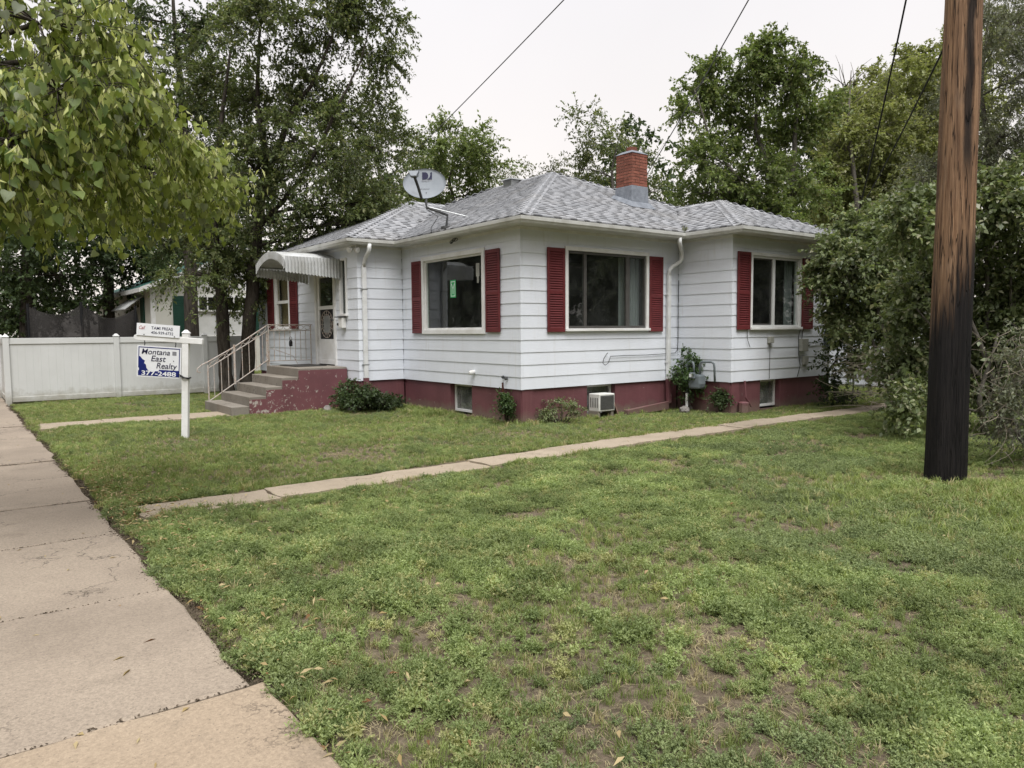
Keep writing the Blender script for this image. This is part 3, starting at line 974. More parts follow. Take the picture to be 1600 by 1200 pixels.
cr_ = MB(); cr_.hexa([(CX0-.015, CY0-.015, ZB1-.012), (CX1+.015, CY0-.015, ZB1-.012), (CX1+.015, CY1+.015, ZB1-.012), (CX0-.015, CY1+.015, ZB1-.012), (CX0+.09, CY0+.09, ZB1+.06), (CX1-.09, CY0+.09, ZB1+.06), (CX1-.09, CY1-.09, ZB1+.06), (CX0+.09, CY1-.09, ZB1+.06)])
cr_.build('mortar_crown', TAR, ch)
MB().lathe(((CX0+CX1)/2, (CY0+CY1)/2, ZB1+.03), [(.12, 0), (.12, .12), (.09, .12), (.09, .05)], 14).build('flue', BRICK, ch)

# ---- windows
def holder(name, parent):
    o = empty(name, (0, 0, 0)); o.parent = parent; o.location = (0, 0, 0); ORG[o] = ORG[parent]; return o

def casing(wl, u0, u1, z0, z1, w_, parent, m=TRIM, d=.05, sill=True, head=True):
    mb = MB()
    wbox(mb, wl, u0-w_, u0, z0, z1, -.02, d); wbox(mb, wl, u1, u1+w_, z0, z1, -.02, d)
    wbox(mb, wl, u0-w_, u1+w_, z1, z1+w_, -.02, d+.002)
    if not sill: wbox(mb, wl, u0-w_, u1+w_, z0-w_, z0, -.02, d+.002)
    mb.build('frame', m, parent, bevel=.004)
    if sill:
        mb = MB(); wbox(mb, wl, u0-w_-.015, u1+w_+.015, z0-.05, z0, -.06, d+.035); mb.build('sill', m, parent, bevel=.006)

def sash(wl, u0, u1, z0, z1, t_, d0, d1, parent, m, name='sash'):
    mb = MB()
    wbox(mb, wl, u0, u0+t_, z0, z1, d0, d1); wbox(mb, wl, u1-t_, u1, z0, z1, d0, d1)
    wbox(mb, wl, u0+t_, u1-t_, z0, z0+t_, d0, d1); wbox(mb, wl, u0+t_, u1-t_, z1-t_, z1, d0, d1)
    return mb.build(name, m, parent, bevel=.003)

def pane(wl, u0, u1, z0, z1, d, parent, m=GLASS):
    mb = MB(); wbox(mb, wl, u0, u1, z0, z1, d, d+.005)
    return mb.build('pane', m, parent)

def curtain(wl, u0, u1, z0, z1, d, parent, waves=12, m=CURT, amp=.03):
    mb = MB(); n = waves*8
    for i in range(n+1):
        t_ = i/n; dd = d+amp*math.sin(t_*waves*2*math.pi)+amp*.4*math.sin(t_*waves*4.7)
        mb.v.append(wp(wl, u0+(u1-u0)*t_, z0, dd)); mb.v.append(wp(wl, u0+(u1-u0)*t_, z1, dd*.5+d*.5))
    for i in range(n): mb.f.append((2*i, 2*i+2, 2*i+3, 2*i+1))
    return mb.build('curtain', m, parent, smooth=True)

# picture window in the front wall
w1 = holder('window', house); w1['label'] = 'large undivided picture window'
casing('front', 1.10, 3.16, 1.645, 3.03, .085, w1, sill=False)
sash('front', 1.10, 3.16, 1.645, 3.03, .035, -.05, .012, w1, TRIM)
pane('front', 1.13, 3.13, 1.675, 3.0, -.03, w1)
# green safety sticker and a pale tag behind the glass
st = MB(); wbox(st, 'front', 2.06, 2.26, 2.26, 2.60, -.024, -.0225); st.build('sticker', GREENST, w1)
st = MB()
for (a, b, c_, d_) in ((2.085, 2.235, 2.285, 2.30), (2.085, 2.235, 2.56, 2.575), (2.085, 2.10, 2.30, 2.56), (2.22, 2.235, 2.30, 2.56), (2.15, 2.17, 2.33, 2.45)):
    wbox(st, 'front', a, b, c_, d_, -.022, -.0215)
for s_ in (-1, 1):
    st.hexa([wp('front', 2.16+s_*.0, 2.44, -.022), wp('front', 2.16+s_*.02, 2.44, -.022), wp('front', 2.16+s_*.02, 2.44, -.0215), wp('front', 2.16, 2.44, -.0215),
             wp('front', 2.16+s_*.04, 2.53, -.022), wp('front', 2.16+s_*.06, 2.53, -.022), wp('front', 2.16+s_*.06, 2.53, -.0215), wp('front', 2.16+s_*.04, 2.53, -.0215)])
st.build('sticker_mark', SIGNW, w1)
st = MB(); wbox(st, 'front', 1.26, 1.37, 2.62, 2.86, -.024, -.0225); wbox(st, 'front', 1.28, 1.34, 2.50, 2.62, -.024, -.0225); st.build('paper_tag', BEIGE, w1)

# sliding window in the yard wall, dark bronze sashes
w2 = holder('window', house); w2['label'] = 'wide sliding window with bronze sashes and a drawn curtain'
casing('yard', 1.045, 3.07, 1.645, 3.035, .07, w2)
sash('yard', 1.045, 3.07, 1.647, 3.033, .045, -.06, .018, w2, DARKFR)
for a, b in ((1.455, 1.525), (2.545, 2.64)): wbox(MB(), 'yard', a, b, 1.692, 2.99, -.05, .006).build('mullion', DARKFR, w2, bevel=.003)
for a, b in ((1.09, 1.455), (1.525, 2.545), (2.64, 3.025)): pane('yard', a, b, 1.692, 2.99, -.03, w2)
curtain('yard', 2.50, 3.06, 1.66, 3.1, -.16, w2, 7)
curtain('yard', 1.0, 1.22, 1.66, 3.1, -.20, w2, 3)

# two-pane slider in the bay
w3 = holder('window', house); w3['label'] = 'white two-pane slider in the projecting bay'
casing('bay', 4.63, 6.24, 1.645, 3.03, .06, w3)
sash('bay', 4.63, 6.24, 1.647, 3.028, .04, -.06, .016, w3, VINYL)
mb = MB(); wbox(mb, 'bay', 5.33, 5.41, 1.687, 2.988, -.05, .014); mb.build('mullion', VINYL, w3, bevel=.003)
sash('bay', 4.67, 5.33, 1.687, 2.988, .028, -.045, -.012, w3, DARKFR, 'screen_frame')
pane('bay', 4.698, 5.302, 1.715, 2.96, -.03, w3); pane('bay', 5.41, 6.2, 1.687, 2.988, -.03, w3)
curtain('bay', 5.98, 6.28, 1.66, 3.1, -.16, w3, 4)

# entry wall windows
w4 = holder('window', house); w4['label'] = 'narrow sidelight window beside the front door'
casing('entry', 4.62, 4.87, 2.0, 3.12, .05, w4)
pane('entry', 4.62, 4.87, 2.0, 3.12, -.02, w4, GLASS)
w5 = holder('window', house); w5['label'] = 'double-hung window beyond the front door'
casing('entry', 7.93, 8.83, 1.72, 3.04, .07, w5)
sash('entry', 7.93, 8.83, 1.722, 3.038, .04, -.06, .012, w5, TRIM)
mb = MB(); wbox(mb, 'entry', 7.97, 8.79, 2.34, 2.41, -.05, .014); mb.build('meeting_rail', TRIM, w5)
pane('entry', 7.97, 8.79, 1.762, 2.34, -.035, w5, GLASSD); pane('entry', 7.97, 8.79, 2.41, 2.998, -.02, w5, GLASSD)
curtain('entry', 7.9, 8.9, 1.7, 3.05, -.15, w5, 8, SOF, .015)

# basement windows
def bwin(wl, u0, u1):
    o = holder('basement_window', house)
    sash(wl, u0+.005, u1-.005, .05, .60, .05, -.17, -.12, o, TRIM, 'frame')
    pane(wl, u0+.055, u1-.055, .10, .55, -.15, o, GLASSB)
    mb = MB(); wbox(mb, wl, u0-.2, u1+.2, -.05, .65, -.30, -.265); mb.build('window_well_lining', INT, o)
    mb = MB(); wbox(mb, wl, u0-.02, u1+.02, -.02, .03, -.2, .0); mb.build('sill', RED, o)
bwin('front', 1.54, 2.30); bwin('yard', 1.55, 2.28); bwin('bay', 5.0, 5.68)

# shutters with single slats
SLAT = {}
def shutter(wl, u0, u1, z0, z1, n=30):
    o = holder('shutter', house)
    w_ = u1-u0; fr = .045
    mb = MB()
    d0, d1 = .034, .062
    wbox(mb, wl, u0, u0+fr, z0, z1, d0, d1); wbox(mb, wl, u1-fr, u1, z0, z1, d0, d1)
    zm = z0+(z1-z0)*.47
    for a, b in ((z0, z0+.07), (zm-.03, zm+.03), (z1-.07, z1)): wbox(mb, wl, u0+fr, u1-fr, a, b, d0, d1)
    mb.build('stile_frame', SHUT, o, bevel=.004)
    mb = MB(); wbox(mb, wl, u0+fr-.002, u1-fr+.002, z0+.02, z1-.02, d0-.002, d0+.006); mb.build('back_panel', SHUT, o)
    ax = WALLS[wl][0]; lg = round(w_-2*fr-.004, 3); key = (ax, lg)
    if key not in SLAT:
        mb = MB()
        prof = [(-.012, -.020), (.014, -.022), (.016, -.014), (-.004, .020), (-.012, .020)]   # (outward, z)
        sgn = WALLS[wl][4]
        pts = [((sgn*p_[0], -lg/2, p_[1]) if ax == 'x' else (-lg/2, sgn*p_[0], p_[1])) for p_ in prof]
        mb.prism(pts, (0, lg, 0) if ax == 'x' else (lg, 0, 0))
        SLAT[key] = mb.mesh('slat', SHUT)
    for a, b in ((z0+.07, zm-.03), (zm+.03, z1-.07)):
        k = int((b-a)/.042)
        for i in range(k):
            piece('slat', SLAT[key], o, wp(wl, (u0+u1)/2, a+(i+.5)*(b-a)/k, .046))
shutter('front', 3.255, 3.63, 1.575, 3.05); shutter('front', .54, .965, 1.59, 3.06)
shutter('yard', .555, .955, 1.585, 3.06); shutter('yard', 3.15, 3.535, 1.575, 3.04)
shutter('bay', 4.15, 4.545, 1.60, 3.08); shutter('bay', 6.325, 6.73, 1.60, 3.06)
shutter('entry', 7.33, 7.80, 1.70, 3.02); shutter('entry', 8.96, 9.40, 1.70, 3.06)

# front storm door
dr = holder('front_door', house)
mb = MB(); wbox(mb, 'entry', 5.16, 5.24, .88, 2.99, -.02, .05); wbox(mb, 'entry', 6.20, 6.28, .88, 2.99, -.02, .05); wbox(mb, 'entry', 5.16, 6.28, 2.93, 3.01, -.021, .052)
mb.build('door_frame', TRIM, dr, bevel=.004)
sash('entry', 5.25, 6.19, .90, 2.93, .10, -.03, .012, dr, TRIM, 'door_stile')
wbox(MB(), 'entry', 5.35, 6.09, 1.0, 1.46, -.02, .006).build('kick_panel', TRIM, dr); wbox(MB(), 'entry', 5.35, 6.09, 2.12, 2.20, -.025, .011).build('mid_rail', TRIM, dr)
pane('entry', 5.35, 6.09, 2.20, 2.83, -.015, dr, GLASSD)
mb = MB(); wbox(mb, 'entry', 5.35, 6.09, 1.46, 2.12, -.02, -.012); mb.build('grille_backing', BLACK, dr)
gr = MB()
cu, cz = 5.72, 1.79
for k in range(16):
    th = 2*math.pi*k/16
    gr.tube([wp('entry', cu+.17*math.cos(th), cz+.17*math.sin(th), .0), wp('entry', cu+.34*math.cos(th), cz+.30*math.sin(th), .0)], .008, 5)
for ra in ((.24, .22), (.33, .30)):
    gr.tube([wp('entry', cu+ra[0]*math.cos(a_), cz+ra[1]*math.sin(a_), .002) for a_ in np.linspace(0, 2*math.pi, 25)], .008, 5)
gr.build('scroll_grille', RAILW, dr)
mb = MB(); wbox(mb, 'entry', 5.55, 5.89, 1.60, 1.98, -.008, .006); mb.build('grille_plate', METAL, dr, bevel=.02)
mb = MB(); mb.lathe(wp('entry', 5.31, 1.88, .01), [(.02, 0), (.012, .02), (.012, .04), (.028, .05), (.028, .07), (.01, .08)], 12, (-1, 0, 0)); mb.build('handle', DARKM, dr)

# arched ribbed awning over the door
aw = holder('awning', house)
AY0, AY1, AX0, AX1 = 4.86, 6.62, -2.28, -1.08
ayc, ar = (AY0+AY1)/2, (AY1-AY0)/2
def arc(t_):           # t in 0..1 across, flat barrel
    return AY0+(AY1-AY0)*t_, 3.05+.26*max(math.sin(math.pi*t_), 0)**.75
nA = 26
for i in range(nA):
    t0, t1 = i/nA, (i+1)/nA
    (ya, za), (yb, zb) = arc(t0), arc(t1)
    mb = MB(); ym, zm = (ya+yb)/2, (za+zb)/2+.018
    for (y0_, z0_, y1_, z1_) in ((ya, za, ym, zm), (ym, zm, yb, zb)):
        mb.hexa([(AX0, y0_, z0_-.006), (AX1, y0_, z0_-.006), (AX1, y1_, z1_-.006), (AX0, y1_, z1_-.006), (AX0, y0_, z0_), (AX1, y0_, z0_), (AX1, y1_, z1_), (AX0, y1_, z1_)])
    mb.build('roof_rib', AWN, aw)
def val_strip(x0, x1, y0, y1, zt, zb):
    """hanging ribbed strip with a pointed lower end"""
    dx, dy = x1-x0, y1-y0
    nx, ny = (dy, -dx); l = math.hypot(nx, ny); nx /= l; ny /= l
    pts = [(0, zt), (1, zt), (1, zb+.03), (.5, zb), (0, zb+.03)]
    P3 = [(x0+dx*u_, y0+dy*u_, z_) for u_, z_ in pts]
    mid_t = (x0+dx*.5+nx*.012, y0+dy*.5+ny*.012, zt); mid_b = (x0+dx*.5+nx*.012, y0+dy*.5+ny*.012, zb)
    mb = MB()
    mb.prism([P3[0], mid_t, mid_b, P3[4]], (-nx*.004, -ny*.004, 0)); mb.prism([mid_t, P3[1], P3[2], mid_b], (-nx*.004, -ny*.004, 0))
    mb.build('valance_strip', AWN, aw)
nS = 17
for i in range(nS):
    a = AX0+(AX1-AX0)*i/nS; b = AX0+(AX1-AX0)*(i+1)/nS
    zt = 3.075
    zb_ = 2.83-.10*(i/nS)
    val_strip(a+.003, b-.003, AY0-.01, AY0-.01, zt+.09, zb_)
    val_strip(b-.003, a+.003, AY1+.01, AY1+.01, zt+.04, zb_)
nF = 24
for i in range(nF):
    t0, t1 = i/nF, (i+1)/nF
    (ya, za), (yb, zb) = arc(t0), arc(t1)
    zt = max(za, zb)+.01
    zb_ = min(za, zb)-.15
    val_strip(AX0-.01, AX0-.01, yb-.003, ya+.003, zt, zb_)
mb = MB()
for y_ in (AY0+.02, AY1-.02):
    mb.tube([(AX0+.02, y_, 3.04), (AX1-.02, y_, 3.04)], .014, 6); mb.tube([(AX0+.25, y_, 3.03), (AX1-.01, y_, 2.72)], .010, 6)
mb.tube([(AX0+.02, *arc(t_)) for t_ in np.linspace(0, 1, 13)], .012, 6)
mb.build('awning_frame', METAL, aw)

# downspouts
def spout(name, pts, m, w_=.075, d_=.055, foot=None):
    o = holder('downspout', house)
    mb = MB(); mb.tube(pts, w_/2*1.12, 4); mb.build('pipe', m, o, bevel=.006)
    return o, mb
def rectpipe(mb, pts, rx, ry):
    for a, b in zip(pts[:-1], pts[1:]):
        mb.hexa([(a[0]-rx, a[1]-ry, a[2]), (a[0]+rx, a[1]-ry, a[2]), (a[0]+rx, a[1]+ry, a[2]), (a[0]-rx, a[1]+ry, a[2]),
                 (b[0]-rx, b[1]-ry, b[2]), (b[0]+rx, b[1]-ry, b[2]), (b[0]+rx, b[1]+ry, b[2]), (b[0]-rx, b[1]+ry, b[2])])
DSP = mat('downspout_white', (.74, .75, .75), (.62, .62, .60), rough=.45, fine=.03, bmp=.03)
d1_ = holder('downspout', house); d1_['label'] = 'white downspout with a crooked offset elbow'
mb = MB(); rectpipe(mb, [(3.69, -.068, .62), (3.69, -.068, 2.74)], .042, .03); mb.build('pipe', DSP, d1_, bevel=.006)
mb = MB(); mb.tube([(3.69, -.07, 2.70), (3.695, -.075, 2.79), (3.74, -.11, 2.86), (3.81, -.16, 2.91), (3.86, -.21, 2.96), (3.875, -.24, 3.03), (3.85, -.26, 3.11), (3.77, -.31, 3.18), (3.64, -.39, 3.23), (3.575, -.43, 3.29), (3.56, -.44, 3.385)], .042, 8); mb.build('elbow', DSP, d1_, smooth=True)
mb = MB(); rectpipe(mb, [(3.69, -.068, .62), (3.69, -.09, .14)], .05, .036); mb.hexa([(3.64, -.14, .02), (3.74, -.05, .02), (3.74, -.05, .18), (3.64, -.14, .18), (2.2, -.40, .02), (2.2, -.30, .02), (2.2, -.30, .12), (2.2, -.40, .12)]); mb.build('red_lower_pipe', RED, d1_, bevel=.006)
mb = MB(); mb.box(3.635, 3.745, -.10, -.03, 2.3, 2.325); mb.box(3.635, 3.745, -.10, -.03, .95, .975); mb.build('strap', DSP, d1_)
d2_ = holder('downspout', house); d2_['label'] = 'straight white downspout by the entry corner'
mb = MB(); rectpipe(mb, [(-.935, 4.037, .66), (-.935, 4.037, 2.98)], .045, .032); mb.build('pipe', DSP, d2_, bevel=.006)
mb = MB(); mb.tube([(-.935, 4.03, 2.96), (-.932, 4.01, 3.06), (-.925, 3.93, 3.16), (-.92, 3.84, 3.22), (-.92, 3.80, 3.30), (-.92, 3.80, 3.39)], .045, 8); mb.build('elbow', DSP, d2_, smooth=True)
mb = MB(); rectpipe(mb, [(-.935, 4.037, .66), (-.935, 4.037, .50)], .05, .036); mb.build('red_lower_pipe', RED, d2_)
mb = MB(); mb.box(-1.0, -.87, 4.0, 4.08, 2.48, 2.50); mb.box(-1.0, -.87, 4.0, 4.08, .93, .95); mb.build('strap', METAL, d2_)

# small fittings on the walls
fx = holder('floodlight', house)
mb = MB(); mb.lathe((-1.18, 4.0, 3.36), [(.05, 0), (.05, .02), (.02, .03)], 10, (0, 0, -1))
for dx, dy in ((-.12, -.03), (.05, -.1)):
    mb.lathe((-1.18, 4.0, 3.31), [(.02, 0), (.028, .03), (.055, .10), (.06, .13), (.02, .132)], 12, (dx, dy, -.05))
mb.build('lamp_heads', TRIM, fx, smooth=False)
mbx = holder('mailbox', house)
mb = MB(); wbox(mb, 'entry', 4.66, 4.84, 1.70, 1.92, .02, .12); mb.build('box', TRIM, mbx, bevel=.01)
mb = MB(); wbox(mb, 'entry', 4.65, 5.0, 1.925, 1.945, .02, .14); mb.build('lid', DARKM, mbx)
MB().lathe(wp('entry', 5.04, 1.78, .0), [(.03, 0), (.03, .05), (.015, .06)], 10, (-1, 0, 0)).build('doorbell', DARKM, house)
# hose outlet, dryer spout, wall numbers stub
MB().lathe((0.0, 1.41, .86), [(.035, .0), (.035, .05), (.045, .055), (.045, .11), (.03, .14), (.01, .145)], 12, (-1, -.15, -.2)).build('vent_hood', TRIM, house, smooth=False)
mb = MB(); mb.lathe((-.03, .46, .80), [(.028, 0), (.03, .03), (.012, .05)], 8, (-1, 0, 0)); mb.lathe((-.03, .37, .78), [(.028, 0), (.03, .03), (.012, .05)], 8, (-1, 0, 0)); mb.build('hose_taps', DARKM, house)
mb = MB(); mb.tube([(-.03, .50, .70), (-.06, .45, .45), (-.08, .36, .1), (-.09, .33, -.02)], [.015, .017, .017, .016], 7); mb.build('rusty_pipe', bark_mat('rust', (.05, .018, .012), (.11, .04, .025)), house)
# cable along the yard wall with a loose loop
mb = MB()
loop = [(2.02, -.05, 1.19), (1.96, -.07, 1.16), (1.88, -.08, 1.08), (1.86, -.08, 1.0), (1.92, -.08, .96), (2.0, -.08, 1.0), (2.06, -.06, 1.08), (2.09, -.045, 1.12), (2.5, -.042, 1.125), (3.1, -.042, 1.12), (3.6, -.042, 1.13), (3.92, -.042, 1.14), (3.99, -.045, 1.2), (4.0, -.05, 1.4), (4.0, -.05, 2.6)]
mb.tube(loop, .006, 5); mb.build('wall_cable', WIRE, house)
# meter boxes on the bay
ub = holder('utility_boxes', house)
mb = MB(); wbox(mb, 'bay', 6.27, 6.50, 1.14, 1.40, .02, .11); mb.build('junction_box', BEIGE, ub, bevel=.008)
mb = MB(); wbox(mb, 'bay', 6.40, 6.56, .86, 1.04, .02, .08); mb.build('phone_box', BEIGE, ub, bevel=.008)
mb = MB(); wbox(mb, 'bay', 5.16, 5.30, 1.33, 1.46, .02, .09); mb.build('outdoor_socket', BEIGE, ub, bevel=.008)
mb = MB(); wbox(mb, 'bay', 7.22, 7.46, 1.22, 1.56, .02, .13); mb.lathe((7.34, -1.44, 1.42), [(.09, 0), (.09, .06), (.06, .09)], 14, (0, -1, 0)); mb.build('electric_meter', GREYM, ub, bevel=.006)
mb = MB(); mb.tube([(7.34, -1.38, 1.22), (7.34, -1.38, -.1)], .024, 8); mb.tube([(7.34, -1.38, 1.56), (7.34, -1.38, 3.3)], .026, 8); mb.build('conduit', BEIGE, ub, smooth=True)
mb = MB()
mb.tube([(6.34, -1.36, 1.40), (6.36, -1.36, 1.55), (6.42, -1.36, 1.62)], .008, 5); mb.tube([(6.29, -1.36, 1.62), (6.22, -1.36, 1.45), (6.23, -1.36, 1.1), (6.30, -1.36, .85), (6.2, -1.36, .62)], .007, 5)
mb.tube([(6.5, -1.36, 1.33), (6.8, -1.36, 1.30), (7.1, -1.36, 1.34), (7.22, -1.36, 1.33)], .007, 5)
mb.tube([(4.46, -1.36, 1.6), (4.48, -1.36, 1.4), (4.56, -1.36, 1.26)], .006, 5); mb.tube([(5.22, -1.36, 1.33), (5.22, -1.355, .62)], .005, 5)
mb.build('loose_cables', WIRE, ub)
mb = MB(); mb.lathe((4.30, -1.42, .02), [(.10, 0), (.10, .18), (.07, .20)], 10); mb.tube([(4.35, -1.40, .62), (4.36, -1.42, .3), (4.5, -1.45, .12)], .02, 6); mb.build('red_standpipe', RED, house)

# ================================================================== STOOP, RAILING, SMALL THINGS AT THE HOUSE
stoop = empty('entry_steps', (-2.2, 5.5, 0), 'concrete front steps with a peeling red painted side', 'steps')
SY0, SY1 = 4.65, 6.52
lv = [(-2.15, -1.08, .88), (-2.49, -2.15, .705), (-2.82, -2.49, .53), (-3.16, -2.82, .355), (-3.50, -3.16, .175)]
for i, (xa, xb, zt) in enumerate(lv):
    mb = MB(); mb.box(xa, xb-(.001 if i else 0), SY0, SY1, -.2, zt)
    mb.build('landing' if i == 0 else 'step', STEP, stoop, bevel=.012)
mb = MB()
prof = [(-1.08, -.2), (-3.155, -.2), (-3.155, .30), (-2.815, .30), (-2.815, .475), (-2.485, .475), (-2.485, .65), (-2.145, .65), (-2.145, .838), (-1.08, .838)]
mb.prism([(x, SY0-.010, z) for x, z in prof], (0, .02, 0)); mb.build('painted_side', SRED, stoop)
setp(MB().box(-1.95, -1.25, 5.3, 6.25, .882, .897).build('door_mat', mat('mat_rubber', (.035, .033, .03), (.055, .05, .045), fscale=200), None, bevel=.005), 'dark rubber mat on the landing before the door', 'mat')

rail = empty('iron_railing', (-2.2, 6.5, 0), 'white wrought iron railing along the steps and landing, paint chipped', 'railing')
def bar(name, pts, r, n=6, m=RAILW): return MB().tube(pts, r, n).build(name, m, rail)
RY = 6.48
# landing run along the far edge
for x in (-2.10, -1.12): bar('post', [(x, RY, .88), (x, RY, 1.80)], .013, 8)
bar('top_rail', [(-2.12, RY, 1.79), (-1.08, RY, 1.79)], .012); bar('scroll_rail', [(-2.10, RY, 1.66), (-1.12, RY, 1.66)], .010); bar('bottom_rail', [(-2.10, RY, .98), (-1.12, RY, .98)], .010)
for i in range(7):
    x = -2.10+.98*(i+1)/8
    bar('baluster', [(x, RY, .98), (x, RY, 1.66)], .0075)
def scroll(x0, x1, za, zb, slope=0.):
    pts = []
    for k in range(25):
        t_ = k/24; a_ = t_*2*math.pi
        x = x0+(x1-x0)*(.5-.5*math.cos(a_)*(1-.35*t_)); pts.append((x, RY, za+(zb-za)*(.5+.42*math.sin(a_))+slope*(x-x0)))
    bar('scroll', pts, .006, 5)
for i in range(6): scroll(-2.08+i*.16, -2.08+(i+1)*.16, 1.67, 1.78)
# stair run
sl_ = .90/1.34
def sz(x): return .02+(x+3.42)*.64
bar('post', [(-3.42, RY, -.05), (-3.42, RY, .93)], .016, 8)
bar('newel', [(-2.86, RY, .50), (-2.86, RY, 1.36)], .024, 8); bar('newel', [(-2.12, RY+.05, .62), (-2.12, RY+.05, 1.62)], .030, 8)
bar('hand_rail', [(-3.58, RY, .78), (-3.64, RY, .80), (-3.64, RY, .86), (-3.55, RY, .94), (-3.42, RY, 1.0), (-2.86, RY, sz(-2.86)+.93), (-2.14, RY, sz(-2.14)+.93)], .013)
bar('scroll_rail', [(-3.42, RY, .86), (-2.12, RY, sz(-2.12)+.80)], .010); bar('bottom_rail', [(-3.42, RY, .16), (-2.12, RY, sz(-2.12)+.16)], .012)
for i in range(8):
    x = -3.42+1.3*(i+.8)/8.6
    bar('baluster', [(x, RY, sz(x)+.16), (x, RY, sz(x)+.82)], .008)
for i in range(7):
    x0 = -3.40+i*.18; scroll(x0, x0+.18, sz(x0)+.83, sz(x0)+.93, .64)
bar('brace', [(-2.10, RY, 1.28), (-1.55, RY-.0, 1.08), (-1.45, RY, .90)], .006, 5)
lt = empty('lantern', (-1.62, 6.44, 1.34), 'small black lantern hanging on the landing railing', 'lantern')
MB().lathe((-1.62, 6.42, 1.30), [(.035, 0), (.042, .02), (.042, .10), (.03, .13), (.012, .15)], 8).build('body', BLACK, lt)
MB().tube([(-1.65, 6.42, 1.44), (-1.645, 6.42, 1.50), (-1.62, 6.42, 1.52), (-1.595, 6.42, 1.50), (-1.59, 6.42, 1.44)], .005, 5).build('hoop', BLACK, lt)

# air conditioner in the basement window
ac = empty('window_air_conditioner', (1.75, -.2, .1), 'boxy white air conditioner fitted in a basement window', 'air conditioner')
MB().box(1.56, 1.95, -.30, -.02, .13, .45).build('case', ACW, ac, bevel=.012)
MB().box(1.585, 1.925, -.305, -.299, .160, .42).build('grille_panel', ACG, ac)
for i in range(11): MB().box(1.585, 1.925, -.311, -.304, .168+i*.0225, .175+i*.0225).build('louvre', ACG, ac)
for i in range(5): MB().box(1.553, 1.561, -.26+i*.045, -.245+i*.045, .20, .38).build('side_vent', ACG, ac)
MB().box(1.54, 1.60, -.28, -.03, .02, .128).build('prop_board', STEP, ac); MB().box(1.88, 1.94, -.28, -.03, .02, .128).build('prop_board', STEP, ac)
setp(MB().hexa([(2.06, -.30, 0), (2.09, -.30, 0), (2.20, -.05, 0), (2.17, -.05, 0), (1.99, -.20, .33), (2.02, -.20, .33), (2.13, -.03, .33), (2.10, -.03, .33)]).build('loose_board', mat('weathered_board', (.20, .12, .09), (.14, .09, .07), fine=.15), None), 'short weathered board leaning beside the air conditioner', 'board')

# gas meter
gm = empty('gas_meter', (4.15, -.72, 0), 'grey gas meter with bent pipes against the red foundation', 'gas meter')
gx, gy = 4.02, -.93       # stands in front of the bay side wall
def gp(a, b, c): return (3.87-b, -.72-a*.78, c)   # a along the wall, b out from it
mb = MB(); n = 12
mb.prism([gp(-.17+.02*abs(math.sin(k)), -.02, 0) for k in range(0)] or [gp(-.16, 0, .46), gp(.16, 0, .46), gp(.19, 0, .56), gp(.17, 0, .74), gp(-.17, 0, .74), gp(-.19, 0, .56)], (-.20, 0, 0)); mb.build('meter_body', GREYM, gm, bevel=.035)
mb = MB(); mb.prism([gp(-.10, .19, .66), gp(.06, .19, .66), gp(.06, .19, .78), gp(-.10, .19, .78)], (-.06, 0, 0)); mb.build('index_housing', GREYM, gm, bevel=.015)
mb = MB(); mb.prism([gp(-.08, .255, .69), gp(.03, .255, .69), gp(.03, .255, .755), gp(-.08, .255, .755)], (-.004, 0, 0)); mb.build('dial_plate', SIGNW, gm)
MB().tube([gp(-.10, .1, .74), gp(-.10, .1, .90), gp(-.12, .1, .96), gp(-.20, .1, .99), gp(-.27, .1, .96), gp(-.30, .1, .88), gp(-.30, .1, .30), gp(-.30, .1, -.1)], .022, 8).build('riser_pipe', GREYM, gm, True)
MB().tube([gp(.10, .1, .74), gp(.10, .1, .94), gp(.13, .1, .985), gp(.42, .08, .99), gp(.47, .06, .96), gp(.48, .05, .90), gp(.48, .03, .60)], .022, 8).build('house_pipe', GREYM, gm, True)
MB().lathe(gp(-.30, .1, .68), [(.03, -.05), (.05, -.04), (.11, -.01), (.11, .01), (.05, .05), (.03, .06)], 14, (-.6, -.1, .1)).build('regulator', GREYM, gm)
MB().tube([gp(-.28, .13, -.1), gp(-.28, .13, .36)], .025, 8).build('white_sleeve', TRIM, gm)

# stones by the steps and foundation
def stone(c, s, seed, label, group='loose stones at the foundation'):
    r = np.random.default_rng(seed); mb = MB(); n = 9
    mb.lathe(c, [(s*.55, -.02), (s*.62, s*.2), (s*.5, s*.5), (s*.2, s*.72)], n)
    mb.v = [tuple(np.array(p)+r.normal(0, s*.07, 3)) for p in mb.v]
    setp(mb.build('stone', ROCK, None, bevel=.01), label, 'stone', group)
stone((-1.70, 4.28, 0), .17, 1, 'pale pointed stone leaning at the painted step side')
stone((-1.28, 3.95, 0), .24, 2, 'grey rounded stone under the dark shrub by the steps')
stone((3.62, -.55, 0), .16, 3, 'pale stone at the foot of the crooked downspout')
stone((3.90, -.40, .05), .14, 4, 'light stone between downspout and gas meter')

